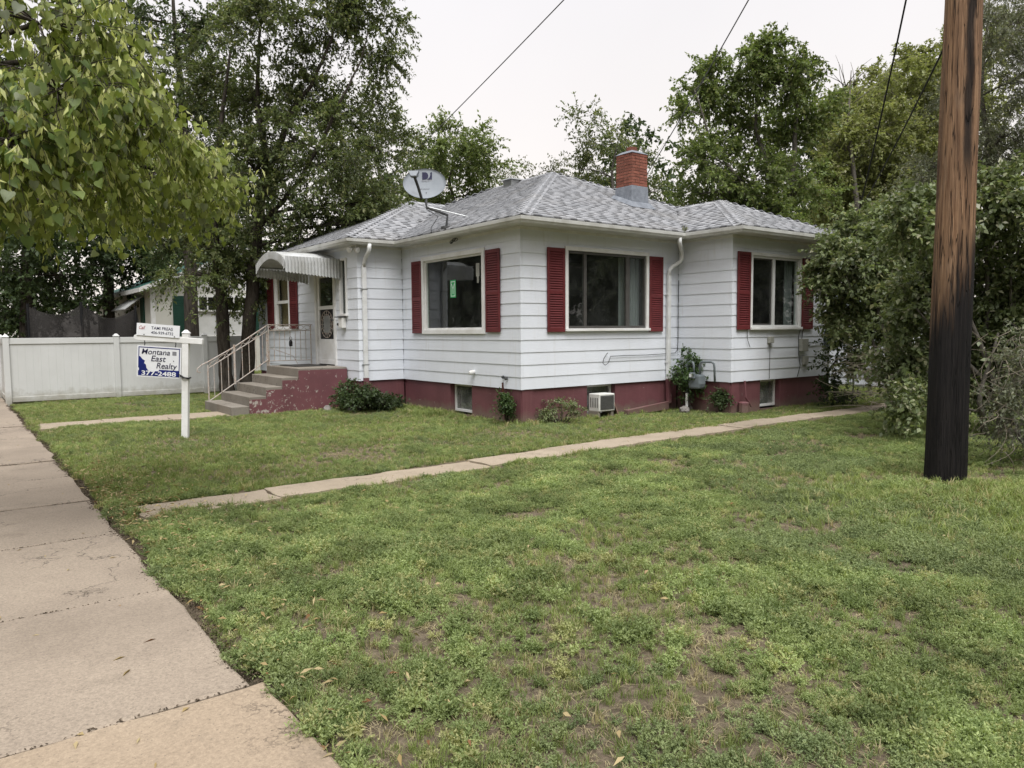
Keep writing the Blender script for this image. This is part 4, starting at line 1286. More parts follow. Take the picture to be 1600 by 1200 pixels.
# ================================================================== SATELLITE DISH
fc = np.array([-.535, 2.23, 4.395])
dish = empty('satellite_dish', tuple(fc), 'grey oval satellite dish on a bent mast over the eave', 'satellite dish')
vn = CAM-fc; vn[2] = 0; vn /= np.linalg.norm(vn)
th_ = math.radians(-7)
vn = np.array([vn[0]*math.cos(th_)-vn[1]*math.sin(th_), vn[0]*math.sin(th_)+vn[1]*math.cos(th_), .22]); vn /= np.linalg.norm(vn)
hx = np.cross(np.array([0, 0, 1.]), vn); hx /= np.linalg.norm(hx); hy = np.cross(vn, hx)
def dp(a, b, c): return fc+hx*a+hy*b+vn*c
mb = MB(); ns, nr = 40, 6
for side in (0, 1):
    for i in range(nr+1):
        for k in range(ns):
            q = 2*math.pi*k/ns; r_ = i/nr
            a, b = .405*r_*math.cos(q), .295*r_*math.sin(q)
            mb.v.append(tuple(dp(a, b, .16*(a*a+b*b)*2.2-.05+(-.012 if side else 0))))
    o_ = side*(nr+1)*ns
    for i in range(nr):
        for k in range(ns):
            k2 = (k+1) % ns; f_ = (o_+i*ns+k, o_+i*ns+k2, o_+(i+1)*ns+k2, o_+(i+1)*ns+k)
            mb.f.append(f_ if not side else f_[::-1])
for k in range(ns):
    k2 = (k+1) % ns; o1, o2 = nr*ns, (2*nr+1)*ns
    mb.f.append((o1+k, o1+k2, o2+k2, o2+k)[::-1])
refl = mb.build('reflector', DISHM, dish, True)
def dz_(a, b): return .352*(a*a+b*b)-.05+.004
lg = MB()
def dpoly(pts): lg.prism([dp(a, b, dz_(a, b)) for a, b in pts], tuple(vn*.002))
cx_, cy_, hh = .02, .155, .068
dpoly([(cx_-.07, cy_-hh)] + [(cx_-.02+.065*math.cos(q)-.0, cy_+hh*math.sin(q)) for q in np.linspace(-math.pi/2, math.pi/2, 12)] + [(cx_-.07, cy_+hh)])
arcp = [(cx_-.02+.105*math.cos(q), cy_+.03+.105*math.sin(q)) for q in np.linspace(-1.25, .25, 10)]
dpoly([(cx_+.02, cy_-hh)] + arcp[0:1] + arcp + [(cx_+.115, cy_+hh), (cx_+.115, cy_-hh)])
lg.build('logo_mark', INK, dish)
rotm = Matrix((tuple(hx), tuple(hy), tuple(vn))).transposed()
def on_dish(a, b): return Matrix.Translation(Vector(dp(a, b, dz_(a, b)+.002)-fc)) @ rotm.to_4x4()
text('lettering', 'DIRECTV', GREYINK, dish, on_dish(-.065, .058), .045, width=.22)
sq = MB(); sq.tube([dp(-.10+.19*t_, -.10+.012*math.sin(t_*40)*(1 if t_ < .25 or .55 < t_ < .7 else .4), dz_(-.1+.19*t_, -.1)+.003) for t_ in np.linspace(0, 1, 60)], .0022, 4); sq.build('handwriting', GREYINK, dish)
lnb0 = dp(-.05, -.27, .0); lnb1 = dp(-.15, .0, .34)
MB().tube([lnb0+np.array([0, 0, -.04]), lnb0*.5+lnb1*.5, lnb1], .027, 8).build('feed_arm', DARKM, dish)
mb = MB()
mb.hexa([lnb1+hx*a+hy*b+vn*c for a, b, c in ((-.05, -.03, -.05), (.05, -.03, -.05), (.05, -.03, .06), (-.05, -.03, .06), (-.10, .07, -.05), (.09, .07, -.05), (.09, .07, .05), (-.10, .07, .05))])
for o_ in (-.05, .04): mb.lathe(lnb1+hx*o_+hy*.03, [(.03, .0), (.04, .05), (.036, .08), (.028, .09)], 12, -vn)
mb.build('feed_horn', DISHM, dish)
foot = np.array([-.20, 2.02, ZE+PIT*.18+.03])
MB().tube([dp(.03, -.17, -.06), dp(.03, -.36, -.05), dp(.04, -.46, -.05), foot+np.array([0.02, -.02, .22]), foot], .025, 8).build('mast', DARKM, dish)
MB().tube([dp(.05, -.45, -.05), foot+np.array([.28, .30, .18])], .010, 6).build('strut', METAL, dish)
MB().tube([dp(.05, -.45, -.05), foot+np.array([.32, -.25, .19])], .010, 6).build('strut', METAL, dish)
MB().box(foot[0]-.08, foot[0]+.1, foot[1]-.07, foot[1]+.07, foot[2]-.05, foot[2]+.01).build('foot_plate', DARKM, dish, bevel=.01)
MB().tube([dp(.0, -.33, -.05), dp(.04, -.5, -.05), foot+np.array([-.1, .12, .2]), foot+np.array([-.18, .25, .0]), foot+np.array([-.16, .28, -.1])], .006, 5).build('coax_cable', WIRE, dish)
mb = MB()
for k in range(4):
    c0 = np.array([-.12, 1.85+.02*k, 3.33])
    mb.tube([c0+np.array([0, -.10*math.cos(a_)*(1-.15*k)+.02*k, .03*math.sin(a_+k)-.01*k]) for a_ in np.linspace(0, 2*math.pi, 14)], .006, 5)
cc = setp(mb.build('cable_coil', WIRE, None), 'black coil of cable tucked under the eave by the picture window', 'cable')

# ================================================================== REALTY SIGN
sg = empty('realty_sign', (-4.99, 1.975, 0), 'white post sign of a realty office with navy and white panel', 'sign')
sa = math.atan2(-.52, .85)
sg.rotation_euler = (0, 0, 0)
Mz = Matrix.Rotation(sa, 4, 'Z') @ Matrix.Rotation(math.radians(2.6), 4, 'Y')
sg.matrix_world = Matrix.Translation((-4.99, 1.975, 0)) @ Mz
ORG[sg] = np.zeros(3)       # parts are laid out in the sign's own axes: x along the arm, -y towards the viewer
MB().box(-.047, .047, -.047, .047, -.4, 1.62).build('post', TRIM, sg, bevel=.006)
MB().hexa([(-.055, -.055, 1.62), (.055, -.055, 1.62), (.055, .055, 1.62), (-.055, .055, 1.62), (-.015, -.015, 1.67), (.015, -.015, 1.67), (.015, .015, 1.67), (-.015, .015, 1.67)]).build('post_cap', TRIM, sg)
mb = MB(); mb.prism([(x, -.052, z) for x, z in ((-.78, 1.475), (-.80, 1.50), (-.79, 1.535), (-.76, 1.55), (.20, 1.55), (.20, 1.465), (-.72, 1.465))], (0, .09, 0)); arm = mb.build('arm', TRIM, sg, bevel=.005)
arm.rotation_euler = (0, math.radians(2.0), 0)
rider = empty('rider_panel', (0, 0, 0)); rider.parent = sg; rider.matrix_local = Matrix.Translation((-.385, -.06, 1.645)) @ Matrix.Rotation(math.radians(2.4), 4, 'Y')
ORG[rider] = np.zeros(3)
MB().box(-.31, .31, -.004, .004, -.092, .092).build('board', SIGNW, rider)
FX = Matrix.Rotation(math.radians(90), 4, 'X')
def onp(x, z, d=-.0055): return Matrix.Translation((x, d, z)) @ FX
text('lettering', 'TAMI FREAS', INK, rider, onp(-.10, .030), .062, width=.31, offset=.0006)
text('lettering', '406-939-6732', INK, rider, onp(-.10, -.038), .058, width=.32, offset=.0002)
text('lettering', 'Call', REDINK, rider, onp(-.285, .025), .075, width=.09, shear=.4)
for x in (-.2, .24): MB().lathe((x, -.005, -.075), [(.009, 0), (.007, .006)], 8, (0, -1, 0)).build('screw', DARKM, rider)
pn = empty('hanging_panel', (0, 0, 0)); pn.parent = sg; pn.matrix_local = Matrix.Translation((-.378, -.035, 1.17)) @ Matrix.Rotation(math.radians(1.8), 4, 'Y') @ Matrix.Rotation(math.radians(2), 4, 'X')
ORG[pn] = np.zeros(3)
MB().box(-.32, .32, -.005, .005, -.235, .235).build('board', SIGNW, pn)
mb = MB()
for a, b, c_, d_ in ((-.30, .30, .205, .218), (-.30, -.288, -.1, .205), (.288, .30, -.21, .205), (.0, .30, -.218, -.118), (-.30, .0, -.218, -.142)):
    mb.box(a, b, -.0068, -.005, c_, d_)
mb.prism([(x, -.0068, z) for x, z in ((-.288, .075), (-.275, .07), (-.24, .03), (-.205, .01), (-.215, -.03), (-.19, -.05), (-.18, -.10), (-.15, -.142), (-.288, -.142))], (0, .0018, 0))
mb.build('navy_print', NAVY, pn)
text('lettering', 'Montana', INK, pn, onp(-.262, .145, -.0075), .115, width=.41, shear=.2, offset=.0006)
text('lettering', 'East', INK, pn, onp(-.125, .045, -.0075), .125, width=.215, shear=.2, offset=.0006)
text('lettering', 'Realty', INK, pn, onp(-.045, -.060, -.0075), .125, width=.30, shear=.2, offset=.0006)
text('lettering', '377-2488', SIGNW, pn, onp(-.255, -.180, -.0078), .092, width=.50, offset=.002)
MB().box(.19, .25, -.0062, -.005, .11, .17).build('house_symbol', GREYINK, pn)
MB().lathe((.21, -.005, .025), [(.008, 0), (.006, .004)], 8, (0, -1, 0)).build('rivet', DARKM, pn)
for x in (-.60, -.15): MB().tube([(x, -.01, 1.50), (x+.008, -.02, 1.44), (x, -.03, 1.39)], .007, 6).build('hook', DARKM, sg)
mb = MB(); mb.tube([(-.06, -.06, .965), (.0, -.075, .945), (.06, -.055, .935), (.055, .05, .94), (-.055, .05, .955), (-.06, -.06, .965)], .013, 6); mb.tube([(-.02, -.06, .96), (-.10, -.06, 1.0)], .008, 5); mb.build('tie_strap', BLACK, sg)

# ================================================================== VINYL FENCE
FY, FH = 10.75, 1.53
fence = empty('vinyl_fence', (-4.5, FY, 0), 'white vinyl privacy fence along the lot line', 'fence')
def fpost(x, y):
    MB().box(x-.063, x+.063, y-.063, y+.063, -.3, FH+.03).build('post', FVIN, fence, bevel=.008)
    MB().hexa([(x-.075, y-.075, FH+.03), (x+.075, y-.075, FH+.03), (x+.075, y+.075, FH+.03), (x-.075, y+.075, FH+.03), (x-.02, y-.02, FH+.09), (x+.02, y-.02, FH+.09), (x+.02, y+.02, FH+.09), (x-.02, y+.02, FH+.09)]).build('post_cap', FVIN, fence)
fbx = box_mesh('fence_board', .150, .022, FH-.20, FVIN); fby = box_mesh('fence_board', .022, .150, FH-.20, FVIN)
def fpanel(xa, ya, xb, yb):
    L = math.hypot(xb-xa, yb-ya); along_x = abs(xb-xa) > abs(yb-ya)
    for z0_, z1_, h_ in ((.04, .16, .03), (FH-.14, FH-.0, .032)):
        if along_x: MB().box(xa+.06, xb-.06, ya-h_, ya+h_, z0_, z1_).build('rail', FVIN, fence, bevel=.006)
        else: MB().box(xa-h_, xa+h_, ya+.06, yb-.06, z0_, z1_).build('rail', FVIN, fence, bevel=.006)
    n = int((L-.12)/.152)
    for i in range(n):
        t_ = (.06+(L-.12)*(i+.5)/n)
        p_ = (xa+t_, ya, .10+(FH-.2)/2) if along_x else (xa, ya+t_, .10+(FH-.2)/2)
        o = piece('fence_board', fbx if along_x else fby, fence, p_)
        k = (L-.12)/n/.150; o.scale = (k*.994, 1, 1) if along_x else (1, k*.994, 1)
fxs = [-6.75, -4.46, -2.35, -1.25]
for x in fxs: fpost(x, FY)
for a, b in zip(fxs[:-1], fxs[1:]): fpanel(a, FY, b, FY)
fys = [FY, 13.0, 15.2, 17.4]
for y in fys[1:]: fpost(-6.75, y)
for a, b in zip(fys[:-1], fys[1:]): fpanel(-6.75, a, -6.75, b)

# ================================================================== TRAMPOLINE behind the fence
tcx, tcy, trr = -4.72, 13.75, 1.42
tr = empty('trampoline', (tcx, tcy, 0), 'trampoline with sagging black safety net showing above the white fence', 'trampoline')
mb = MB(); mb.tube([(tcx+trr*math.cos(a_), tcy+trr*math.sin(a_), .85) for a_ in np.linspace(0, 2*math.pi, 33)], .03, 8); mb.build('ring_frame', METAL, tr)
mb = MB(); mb.prism([(tcx+(trr-.25)*math.cos(a_), tcy+(trr-.25)*math.sin(a_), .84) for a_ in np.linspace(0, 2*math.pi, 33)[:-1]], (0, 0, .01)); mb.build('jumping_mat', NETM, tr)
ptop = []
for k in range(6):
    a_ = math.radians(20+60*k); x, y = tcx+(trr+.05)*math.cos(a_), tcy+(trr+.05)*math.sin(a_)
    zt = 2.42+.04*math.sin(k*2.1)
    MB().tube([(x, y, 0), (x, y, .85), (x+.02*math.sin(k), y, zt)], .035, 8).build('net_pole', BLACK, tr)
    ptop.append((x, y, zt-.06))
def netmat():
    m, t, b = nodes_new('net_mesh')
    b.inputs['Base Color'].default_value = (.022, .019, .017, 1); b.inputs['Roughness'].default_value = .9
    trn = t.nodes.new('ShaderNodeBsdfTransparent'); ms = t.nodes.new('ShaderNodeMixShader'); 
    t.links.new(maprange(t, noise(t, pos(t), 3, 3), .3, .7, .74, .90), ms.inputs[0])
    t.links.new(trn.outputs[0], ms.inputs[1]); t.links.new(b.outputs[0], ms.inputs[2]); t.links.new(ms.outputs[0], t.nodes['Material Output'].inputs['Surface'])
    return m
NET2 = netmat()
for k in range(6):
    p0, p1 = np.array(ptop[k]), np.array(ptop[(k+1) % 6]); mb = MB(); n = 14; m_ = 8
    sag = .30+.12*math.sin(k*3.3)
    for i in range(n+1):
        t_ = i/n; top = p0*(1-t_)+p1*t_; top[2] -= sag*4*t_*(1-t_)
        bot = np.array([top[0], top[1], .9]); c_ = np.array([tcx, tcy, 0])
        for j in range(m_+1):
            s_ = j/m_; q = top*(1-s_)+bot*s_; q[:2] += (c_[:2]-q[:2])*(.10*math.sin(math.pi*s_)*math.sin(t_*9+k)*.6+.08*math.sin(math.pi*t_))
            mb.v.append(tuple(q))
    for i in range(n):
        for j in range(m_): mb.f.append((i*(m_+1)+j, (i+1)*(m_+1)+j, (i+1)*(m_+1)+j+1, i*(m_+1)+j+1))
    mb.build('net', NET2, tr, True)

# ================================================================== NEIGHBOUR HOUSE (cream walls, green roof)
NY, NX = 21.3, -1.5
nh = empty('neighbour_house', (1.5, 25, 0), 'cream neighbour house with green roof and dark green shutters', 'house')
NE = 3.35
NOP = [(-.08, .92, 1.55, 3.05), (1.30, 2.30, 1.55, 3.05)]
mb = MB()
for a in cut(NX, 6.5, -.2, NE, NOP): mb.box(a[0], a[1], NY, NY+.15, a[2], a[3])
mb.build('wall', NWALL, nh)
NOP2 = [(23.3, 24.3, 1.5, 3.0)]
mb = MB()
for a in cut(NY+.16, 34, -.2, NE, NOP2): mb.box(NX, NX+.15, a[0], a[1], a[2], a[3])
mb.build('wall', NWALL, nh)
mb = MB(); mb.box(6.35, 6.5, NY+.16, 34, -.2, NE); mb.box(NX, 6.5, 33.9, 34, -.2, NE); mb.build('wall', NWALL, nh)
nr_ = 2.5; nrz = NE+nr_*1.6*.44*1.6
mid = 2.5; rz = NE+4.4*.42
mb = MB()
for s_ in (-1, 1):
    x0, x1 = (NX-.4, mid) if s_ < 0 else (6.9, mid)
    mb.hexa([(x0, NY-.35, NE-.07), (x1, NY-.35, rz-.07), (x1, 34.3, rz-.07), (x0, 34.3, NE-.07), (x0, NY-.35, NE+.03), (x1, NY-.35, rz+.03), (x1, 34.3, rz+.03), (x0, 34.3, NE+.03)])
mb.build('roof', GROOF, nh)
mb = MB(); mb.prism([(NX, NY+.005, NE), (6.5, NY+.005, NE), (mid, NY+.005, rz-.12)], (0, .12, 0)); mb.build('gable', TRIM, nh)
mb = MB()
for x0 in (NX-.42, 6.92):
    mb.hexa([(x0, NY-.37, NE-.16), (mid, NY-.37, rz-.16), (mid, NY-.33, rz-.16), (x0, NY-.33, NE-.16), (x0, NY-.37, NE+.02), (mid, NY-.37, rz+.02), (mid, NY-.33, rz+.02), (x0, NY-.33, NE+.02)])
mb.box(NX-.45, NX-.38, NY-.33, 34, NE-.16, NE+.0); mb.build('fascia', TRIM, nh)
MB().box(NX-.012, NX+.15, NY-.012, NY+.14, -.2, NE-.05).build('corner_board', TRIM, nh)
for (a, b, c_, d_) in NOP:
    o = holder('window', nh)
    mb = MB()
    for q in ((a-.1, a, c_-.1, d_+.1), (b, b+.1, c_-.1, d_+.1), (a, b, d_, d_+.1), (a, b, c_-.1, c_), (a, b, (c_+d_)/2+.18, (c_+d_)/2+.24), (a+.31, a+.345, (c_+d_)/2+.24, d_), (a+.655, a+.69, (c_+d_)/2+.24, d_)): mb.box(q[0], q[1], NY-.04, NY+.05, q[2], q[3])
    mb.build('frame', TRIM, o)
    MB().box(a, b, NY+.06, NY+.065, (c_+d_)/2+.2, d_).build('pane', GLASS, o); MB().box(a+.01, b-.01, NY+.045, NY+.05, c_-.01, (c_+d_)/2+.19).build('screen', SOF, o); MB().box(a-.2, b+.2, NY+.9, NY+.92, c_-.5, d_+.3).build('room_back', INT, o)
for a, b in ((-.72, -.22), (2.42, 2.9)):
    o = holder('shutter', nh); MB().box(a, b, NY-.04, NY-.003, 1.5, 3.08).build('panel', NSHUT, o, bevel=.01)
    for k in range(14): MB().box(a+.05, b-.05, NY-.052, NY-.04, 1.58+k*.102, 1.64+k*.102).build('slat', NSHUT, o)
o = holder('window', nh)
(a, b, c_, d_) = NOP2[0]
mb = MB()
for q in ((a-.1, a, c_-.1, d_+.1), (b, b+.1, c_-.1, d_+.1), (a, b, d_, d_+.1), (a, b, c_-.1, c_), ((a+b)/2-.03, (a+b)/2+.03, c_, d_)): mb.box(NX-.04, NX+.05, q[0], q[1], q[2], q[3])
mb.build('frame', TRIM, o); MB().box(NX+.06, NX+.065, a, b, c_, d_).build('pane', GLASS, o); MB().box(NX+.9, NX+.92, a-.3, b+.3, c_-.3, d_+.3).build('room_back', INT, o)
MB().box(NX-.05, NX-.004, 22.4, 23.1, 1.5, 3.05).build('shutter', NSHUT, nh)
MB().hexa([(NX-.75, 22.3, 2.55), (NX-.02, 22.3, 3.12), (NX-.02, 25.2, 3.12), (NX-.75, 25.2, 2.55), (NX-.75, 22.3, 2.58), (NX-.02, 22.3, 3.15), (NX-.02, 25.2, 3.15), (NX-.75, 25.2, 2.58)]).build('awning', AWN, nh)

# ================================================================== WHITE GARAGE beyond the shrubs
gg = empty('garage', (13.5, .5, 0), 'white clapboard garage half hidden behind the shrubs', 'garage')
mb = MB(); mb.box(11.62, 15, -.9, 3.5, -.2, 2.2); mb.build('wall_core', SID, gg)
for k in range(11):
    z0_ = .1+k*.19
    MB().hexa([(11.57, -.93, z0_), (11.62, -.93, z0_), (11.62, 3.53, z0_), (11.57, 3.53, z0_), (11.60, -.93, z0_+.2), (11.62, -.93, z0_+.2), (11.62, 3.53, z0_+.2), (11.60, 3.53, z0_+.2)]).build('siding_board', SID, gg)
MB().prism([(11.3, -1.2, 2.2), (15.3, -1.2, 2.2), (13.3, -1.2, 2.8)], (0, 5.0, 0)).build('roof', GREYM, gg)
tg = empty('gate_hoop', (9.9, -1.0, 0), 'bent grey pipe gate frame among the shrubs by the garage', 'gate')
MB().tube([(9.9, -1.55, 0), (9.9, -1.55, 1.05), (9.9, -1.5, 1.18), (9.9, -1.38, 1.25), (9.9, -.75, 1.25), (9.9, -.62, 1.18), (9.9, -.58, 1.05), (9.9, -.58, 0)], .022, 8).build('hoop', GREYM, tg, True)
for k in range(4): MB().tube([(9.9, -1.55, .2+.25*k), (9.9, -.58, .2+.25*k)], .004, 4).build('wire_strand', METAL, tg)
MB().box(9.84, 9.96, -1.78, -1.66, -.2, 1.5).build('gate_post', bark_mat('grey_post', (.14, .12, .11), (.24, .20, .18)), tg)

# ================================================================== UTILITY POLE AND CABLES
PX, PY = .472, -6.645
pl_ = empty('utility_pole', (PX, PY, 0), 'brown wooden utility pole, lower part charred black', 'utility pole')
mb = MB(); n = 28; prng = random.Random(9)
zz = list(np.linspace(-.5, 9.6, 42))
dirR = np.array([R2[0], R2[1]])
ph = [prng.uniform(-.006, .006) for _ in range(n)]
for z in zz:
    r_ = .196-.0058*z
    lean = np.array([.004, -.003])*z
    for k in range(n):
        a_ = 2*math.pi*k/n; rr = r_+ph[k]+.003*math.sin(z*3+k*1.7)
        mb.v.append((PX+lean[0]+rr*math.cos(a_), PY+lean[1]+rr*math.sin(a_), z))
for i in range(len(zz)-1):
    for k in range(n):
        k2 = (k+1) % n; mb.f.append((i*n+k, i*n+k2, (i+1)*n+k2, (i+1)*n+k))
mb.f.append(tuple((len(zz)-1)*n+k for k in range(n)))
mb.build('shaft', POLE, pl_, True)
MB().box(PX-.06, PX+.06, PY-1.15, PY+1.15, 8.9, 9.02).build('crossarm', BARK, pl_)
for y in (-1.0, -.5, .5, 1.0): MB().lathe((PX, PY+y, 9.02), [(.03, 0), (.05, .04), (.03, .08), (.045, .12), (.015, .15)], 10).build('insulator', METAL, pl_)
TOP = np.array([PX, PY, 8.75])
def cable(name, a, b, sag, r, label, m=WIRE, grp=None):
    a, b = np.array(a, float), np.array(b, float)
    pts = [a*(1-t_)+b*t_-np.array([0, 0, sag*4*t_*(1-t_)]) for t_ in np.linspace(0, 1, 28)]
    return setp(MB().tube(pts, r, 6).build(name, m, None, True), label, 'cable', grp)
cable('overhead_cable', TOP+np.array([-.1, .1, .1]), at(560, 322, 26), .15, .011, 'overhead cable from the pole passing above the satellite dish', WIREG)
cable('overhead_cable', TOP+np.array([.0, .1, -.1]), at(965, 345, 22), .2, .012, 'overhead cable from the pole running behind the brick chimney', WIREG)
cable('service_drop', TOP+np.array([.05, .05, -.8]), (7.66, -1.62, 3.35), .35, .013, 'thick black service drop from the pole to the bay corner mast')
cable('overhead_cable', np.array([PX+.15, PY+.1, 4.75]), at(1290, 390, 34), .5, .012, 'dark cable from the pole vanishing into the trees beyond the bay')
cable('overhead_cable', at(104, -260, 9), at(118, 110, 24), .2, .020, 'dark cable dropping through the linden leaves')

# ================================================================== VEGETATION
def unit(v): return v/(np.linalg.norm(v, axis=-1, keepdims=True)+1e-9)

def leaf_quads(P, D, Nn, L, W, fold=.12):
    """one folded diamond leaf per row: base P, direction D, normal Nn"""
    D = unit(D); S = unit(np.cross(D, Nn)); Nn = np.cross(S, D)
    L = L[:, None]; W = W[:, None]
    V = np.stack([P, P+D*L*.42+S*W*.5+Nn*W*fold, P+D*L-Nn*L*.06, P+D*L*.42-S*W*.5+Nn*W*fold], 1)
    n = len(P)
    F = np.arange(4*n).reshape(n, 4)
    return V.reshape(-1, 3), F

def curve(a, b, rng, bow=.15, n=5, sagz=0.):
    a, b = np.array(a, float), np.array(b, float); L = np.linalg.norm(b-a)
    off = rng.normal(0, bow*L*.5, 3); off[2] = abs(off[2])*.6+sagz*L
    ts = np.linspace(0, 1, n)
    return [a*(1-t)+b*t+off*4*t*(1-t)*.5 for t in ts]

def make_tree(name, label, cat, base, stems, lobes, leafm, barkm, seed, nsub=10, ntw=8, nlf=16, tl=.5, ll=.07, lw=.035,
              droop=.3, group=None, up=.5, twig_r=.004, shell=.55, limb_r=.05, spread=.28, bare=0., crown_name='crown', tw_draw=1.0):
    """stems: list of [(point, radius), ...]; lobes: list of (centre, (rx,ry,rz), weight)"""
    rng = np.random.default_rng(seed)
    base = np.array(base, float)
    root = empty(name, tuple(base), label, cat, group)
    wood = MB(); wood2 = MB()
    stempts = []
    for st in stems:
        pts = [np.array(p, float) for p, r in st]; rr = [r for p, r in st]
        # resample smoothly
        P, R = [], []
        for i in range(len(pts)-1):
            for t in np.linspace(0, 1, 5)[:-1]:
                P.append(pts[i]*(1-t)+pts[i+1]*t+rng.normal(0, .012, 3)); R.append(rr[i]*(1-t)+rr[i+1]*t)
        P.append(pts[-1]); R.append(rr[-1])
        wood.tube(P, R, 10)
        stempts += [(p, r) for p, r in zip(P, R)]
    SP = np.array([p for p, r in stempts]); SR = np.array([r for p, r in stempts])
    LP, LD, LN, LL, LW = [], [], [], [], []
    for c, rad, wgt in lobes:
        c = np.array(c, float); rad = np.array(rad, float)
        d = np.linalg.norm(SP-c, axis=1)+np.maximum(0, SP[:, 2]-c[2]+.15)*2.0
        k = int(np.argmin(d)); sp = SP[k]; r0 = min(SR[k]*.6, limb_r)
        limb = curve(sp, c, rng, .18, 6)
        wood.tube(limb, list(np.linspace(r0, r0*.35, 6)), 6)
        ns = max(2, int(nsub*wgt))
        u = unit(rng.normal(size=(ns, 3))); rr = rng.random(ns)**shell
        subs = c+u*rr[:, None]*rad
        for s in subs:
            a = limb[int(rng.integers(2, 6))]
            br = curve(a, s, rng, .2, 4)
            wood.tube(br, [r0*.34, r0*.25, r0*.17, r0*.1], 4, cap=False)
            nt_ = max(1, int(rng.poisson(ntw)))
            out = unit((s-c)/rad+1e-6)
            for q in range(nt_):
                d0 = unit(out*.7+rng.normal(0, .75, 3)+np.array([0, 0, up*.3]))
                L = tl*rng.uniform(.5, 1.25)
                p0 = s+rng.normal(0, spread*.35, 3)*rad.mean()*.6
                m = 5
                tt = np.linspace(0, 1, m)[:, None]
                path = p0+d0*L*tt+np.array([0, 0, -1.])*droop*L*tt**2
                if rng.random() < tw_draw: wood2.tube([path[0], path[2], path[4]], [twig_r, twig_r*.7, twig_r*.4], 3, cap=False)
                if rng.random() < bare: continue
                nl = max(2, int(nlf*rng.uniform(.6, 1.3)))
                t = rng.random(nl)**.8
                pp = p0+d0*L*t[:, None]+np.array([0, 0, -1.])*droop*L*t[:, None]**2+rng.normal(0, .012, (nl, 3))
                tang = unit(d0+np.array([0, 0, -2.])*droop*t[:, None])
                dd = unit(tang*.55+rng.normal(0, .6, (nl, 3))+np.array([0, 0, -.25]))
                LP.append(pp); LD.append(dd); LN.append(unit(rng.normal(0, .55, (nl, 3))+np.array([0, 0, 1.])))
                sc = rng.uniform(.65, 1.25, nl)
                LL.append(ll*sc); LW.append(lw*sc)
    wood.build('trunk', barkm, root, True)
    if wood2.v: wood2.build('twigs', barkm, root)['kind'] = 'stuff'
    if LP:
        V, F = leaf_quads(np.concatenate(LP), np.concatenate(LD), np.concatenate(LN), np.concatenate(LL), np.concatenate(LW))
        o = link(crown_name, np_mesh('crown', V-base, F, leafm), root)
        o['kind'] = 'stuff'
    return root

def lob(depth, rows, zs=.9, dd=1.0):
    """rows: (px, py, rx_px, ry_px[, weight[, depth offset]]) -> world lobes around a known distance"""
    out = []
    for i, r in enumerate(rows):
        px, py, rx, ry = r[:4]; wgt = r[4] if len(r) > 4 else 1.; off = r[5] if len(r) > 5 else ((i*7919 % 13)/6.-1)*dd
        d = depth+off; k = d/FPX
        a, b = rx*k, ry*k
        out.append((at(px, py, d), (a, a, b*zs), wgt))
    return out

def gpt(px, depth, z=0.):
    p = at(px, 560, depth); p[2] = z; return p

# --- twin-stem elm by the house corner
b1, b2 = np.array([-1.95, 10.25, 0]), np.array([-1.42, 10.2, 0])
d0 = 17.0
stA = [(b1+np.array([0, 0, -.1]), .21), (b1+np.array([-.02, 0, .5]), .17), (at(347, 480, 19.4), .15), (at(338, 400, 19.5), .12), (at(330, 300, 19.6), .09), (at(345, 200, 19.6), .06), (at(360, 80, 19.7), .03)]
stB = [(b2+np.array([0, 0, -.1]), .22), (b2+np.array([0, 0, .6]), .18), (at(391, 490, 19.5), .17), (at(400, 387, 19.5), .15), (at(405, 317, 19.5), .135), (at(418, 267, 19.5), .12)]
stC = [(at(418, 267, 19.5), .10), (at(409, 208, 19.6), .08), (at(401, 158, 19.7), .06), (at(405, 60, 19.7), .035), (at(420, -40, 19.7), .02)]
stD = [(at(418, 267, 19.5), .10), (at(437, 225, 19.4), .085), (at(460, 167, 19.3), .07), (at(487, 133, 19.2), .05), (at(520, 60, 19.1), .03), (at(535, -20, 19.1), .02)]
stE = [(at(404, 354, 19.5), .075), (at(433, 325, 19.3), .06), (at(467, 283, 19.1), .05), (at(505, 215, 18.9), .04), (at(546, 133, 18.7), .028), (at(563, 96, 18.7), .02), (at(575, 50, 18.6), .012)]
lobes = lob(19.4, [(360, 40, 80, 60), (450, 30, 90, 60, 1.2), (535, 30, 75, 50), (600, 88, 40, 36, .5), (480, 125, 75, 50, 1.1), (395, 150, 60, 55), (550, 170, 50, 45, .6),
    (535, 250, 60, 45, 1.0), (560, 318, 55, 42, 1.2), (495, 340, 45, 32, .6), (350, 235, 55, 55), (318, 330, 55, 45), (365, 390, 50, 45), (300, 425, 45, 22, .35),
    (445, 210, 40, 30, .5), (430, -70, 140, 60, 1.2), (560, -50, 80, 50, .8), (590, 20, 45, 40, .5), (590, 230, 45, 40, .6), (330, 120, 50, 50, .7), (420, 300, 40, 30, .4), (585, 350, 35, 25, .7), (460, 375, 35, 18, .5), (380, 435, 32, 42, .7), (360, 490, 20, 30, .25), (470, 260, 40, 36, .5), (385, 250, 40, 45, .7), (340, 380, 34, 34, .6), (510, 190, 40, 40, .5)])
make_tree('elm_tree', 'tall twin-stemmed elm beside the front steps', 'tree', (b1+b2)/2, [stA, stB, stC, stD, stE], lobes, L_ELM, BARK, 21,
          nsub=20, ntw=11, nlf=25, tl=.72, ll=.094, lw=.046, droop=.35, limb_r=.045, twig_r=.004)

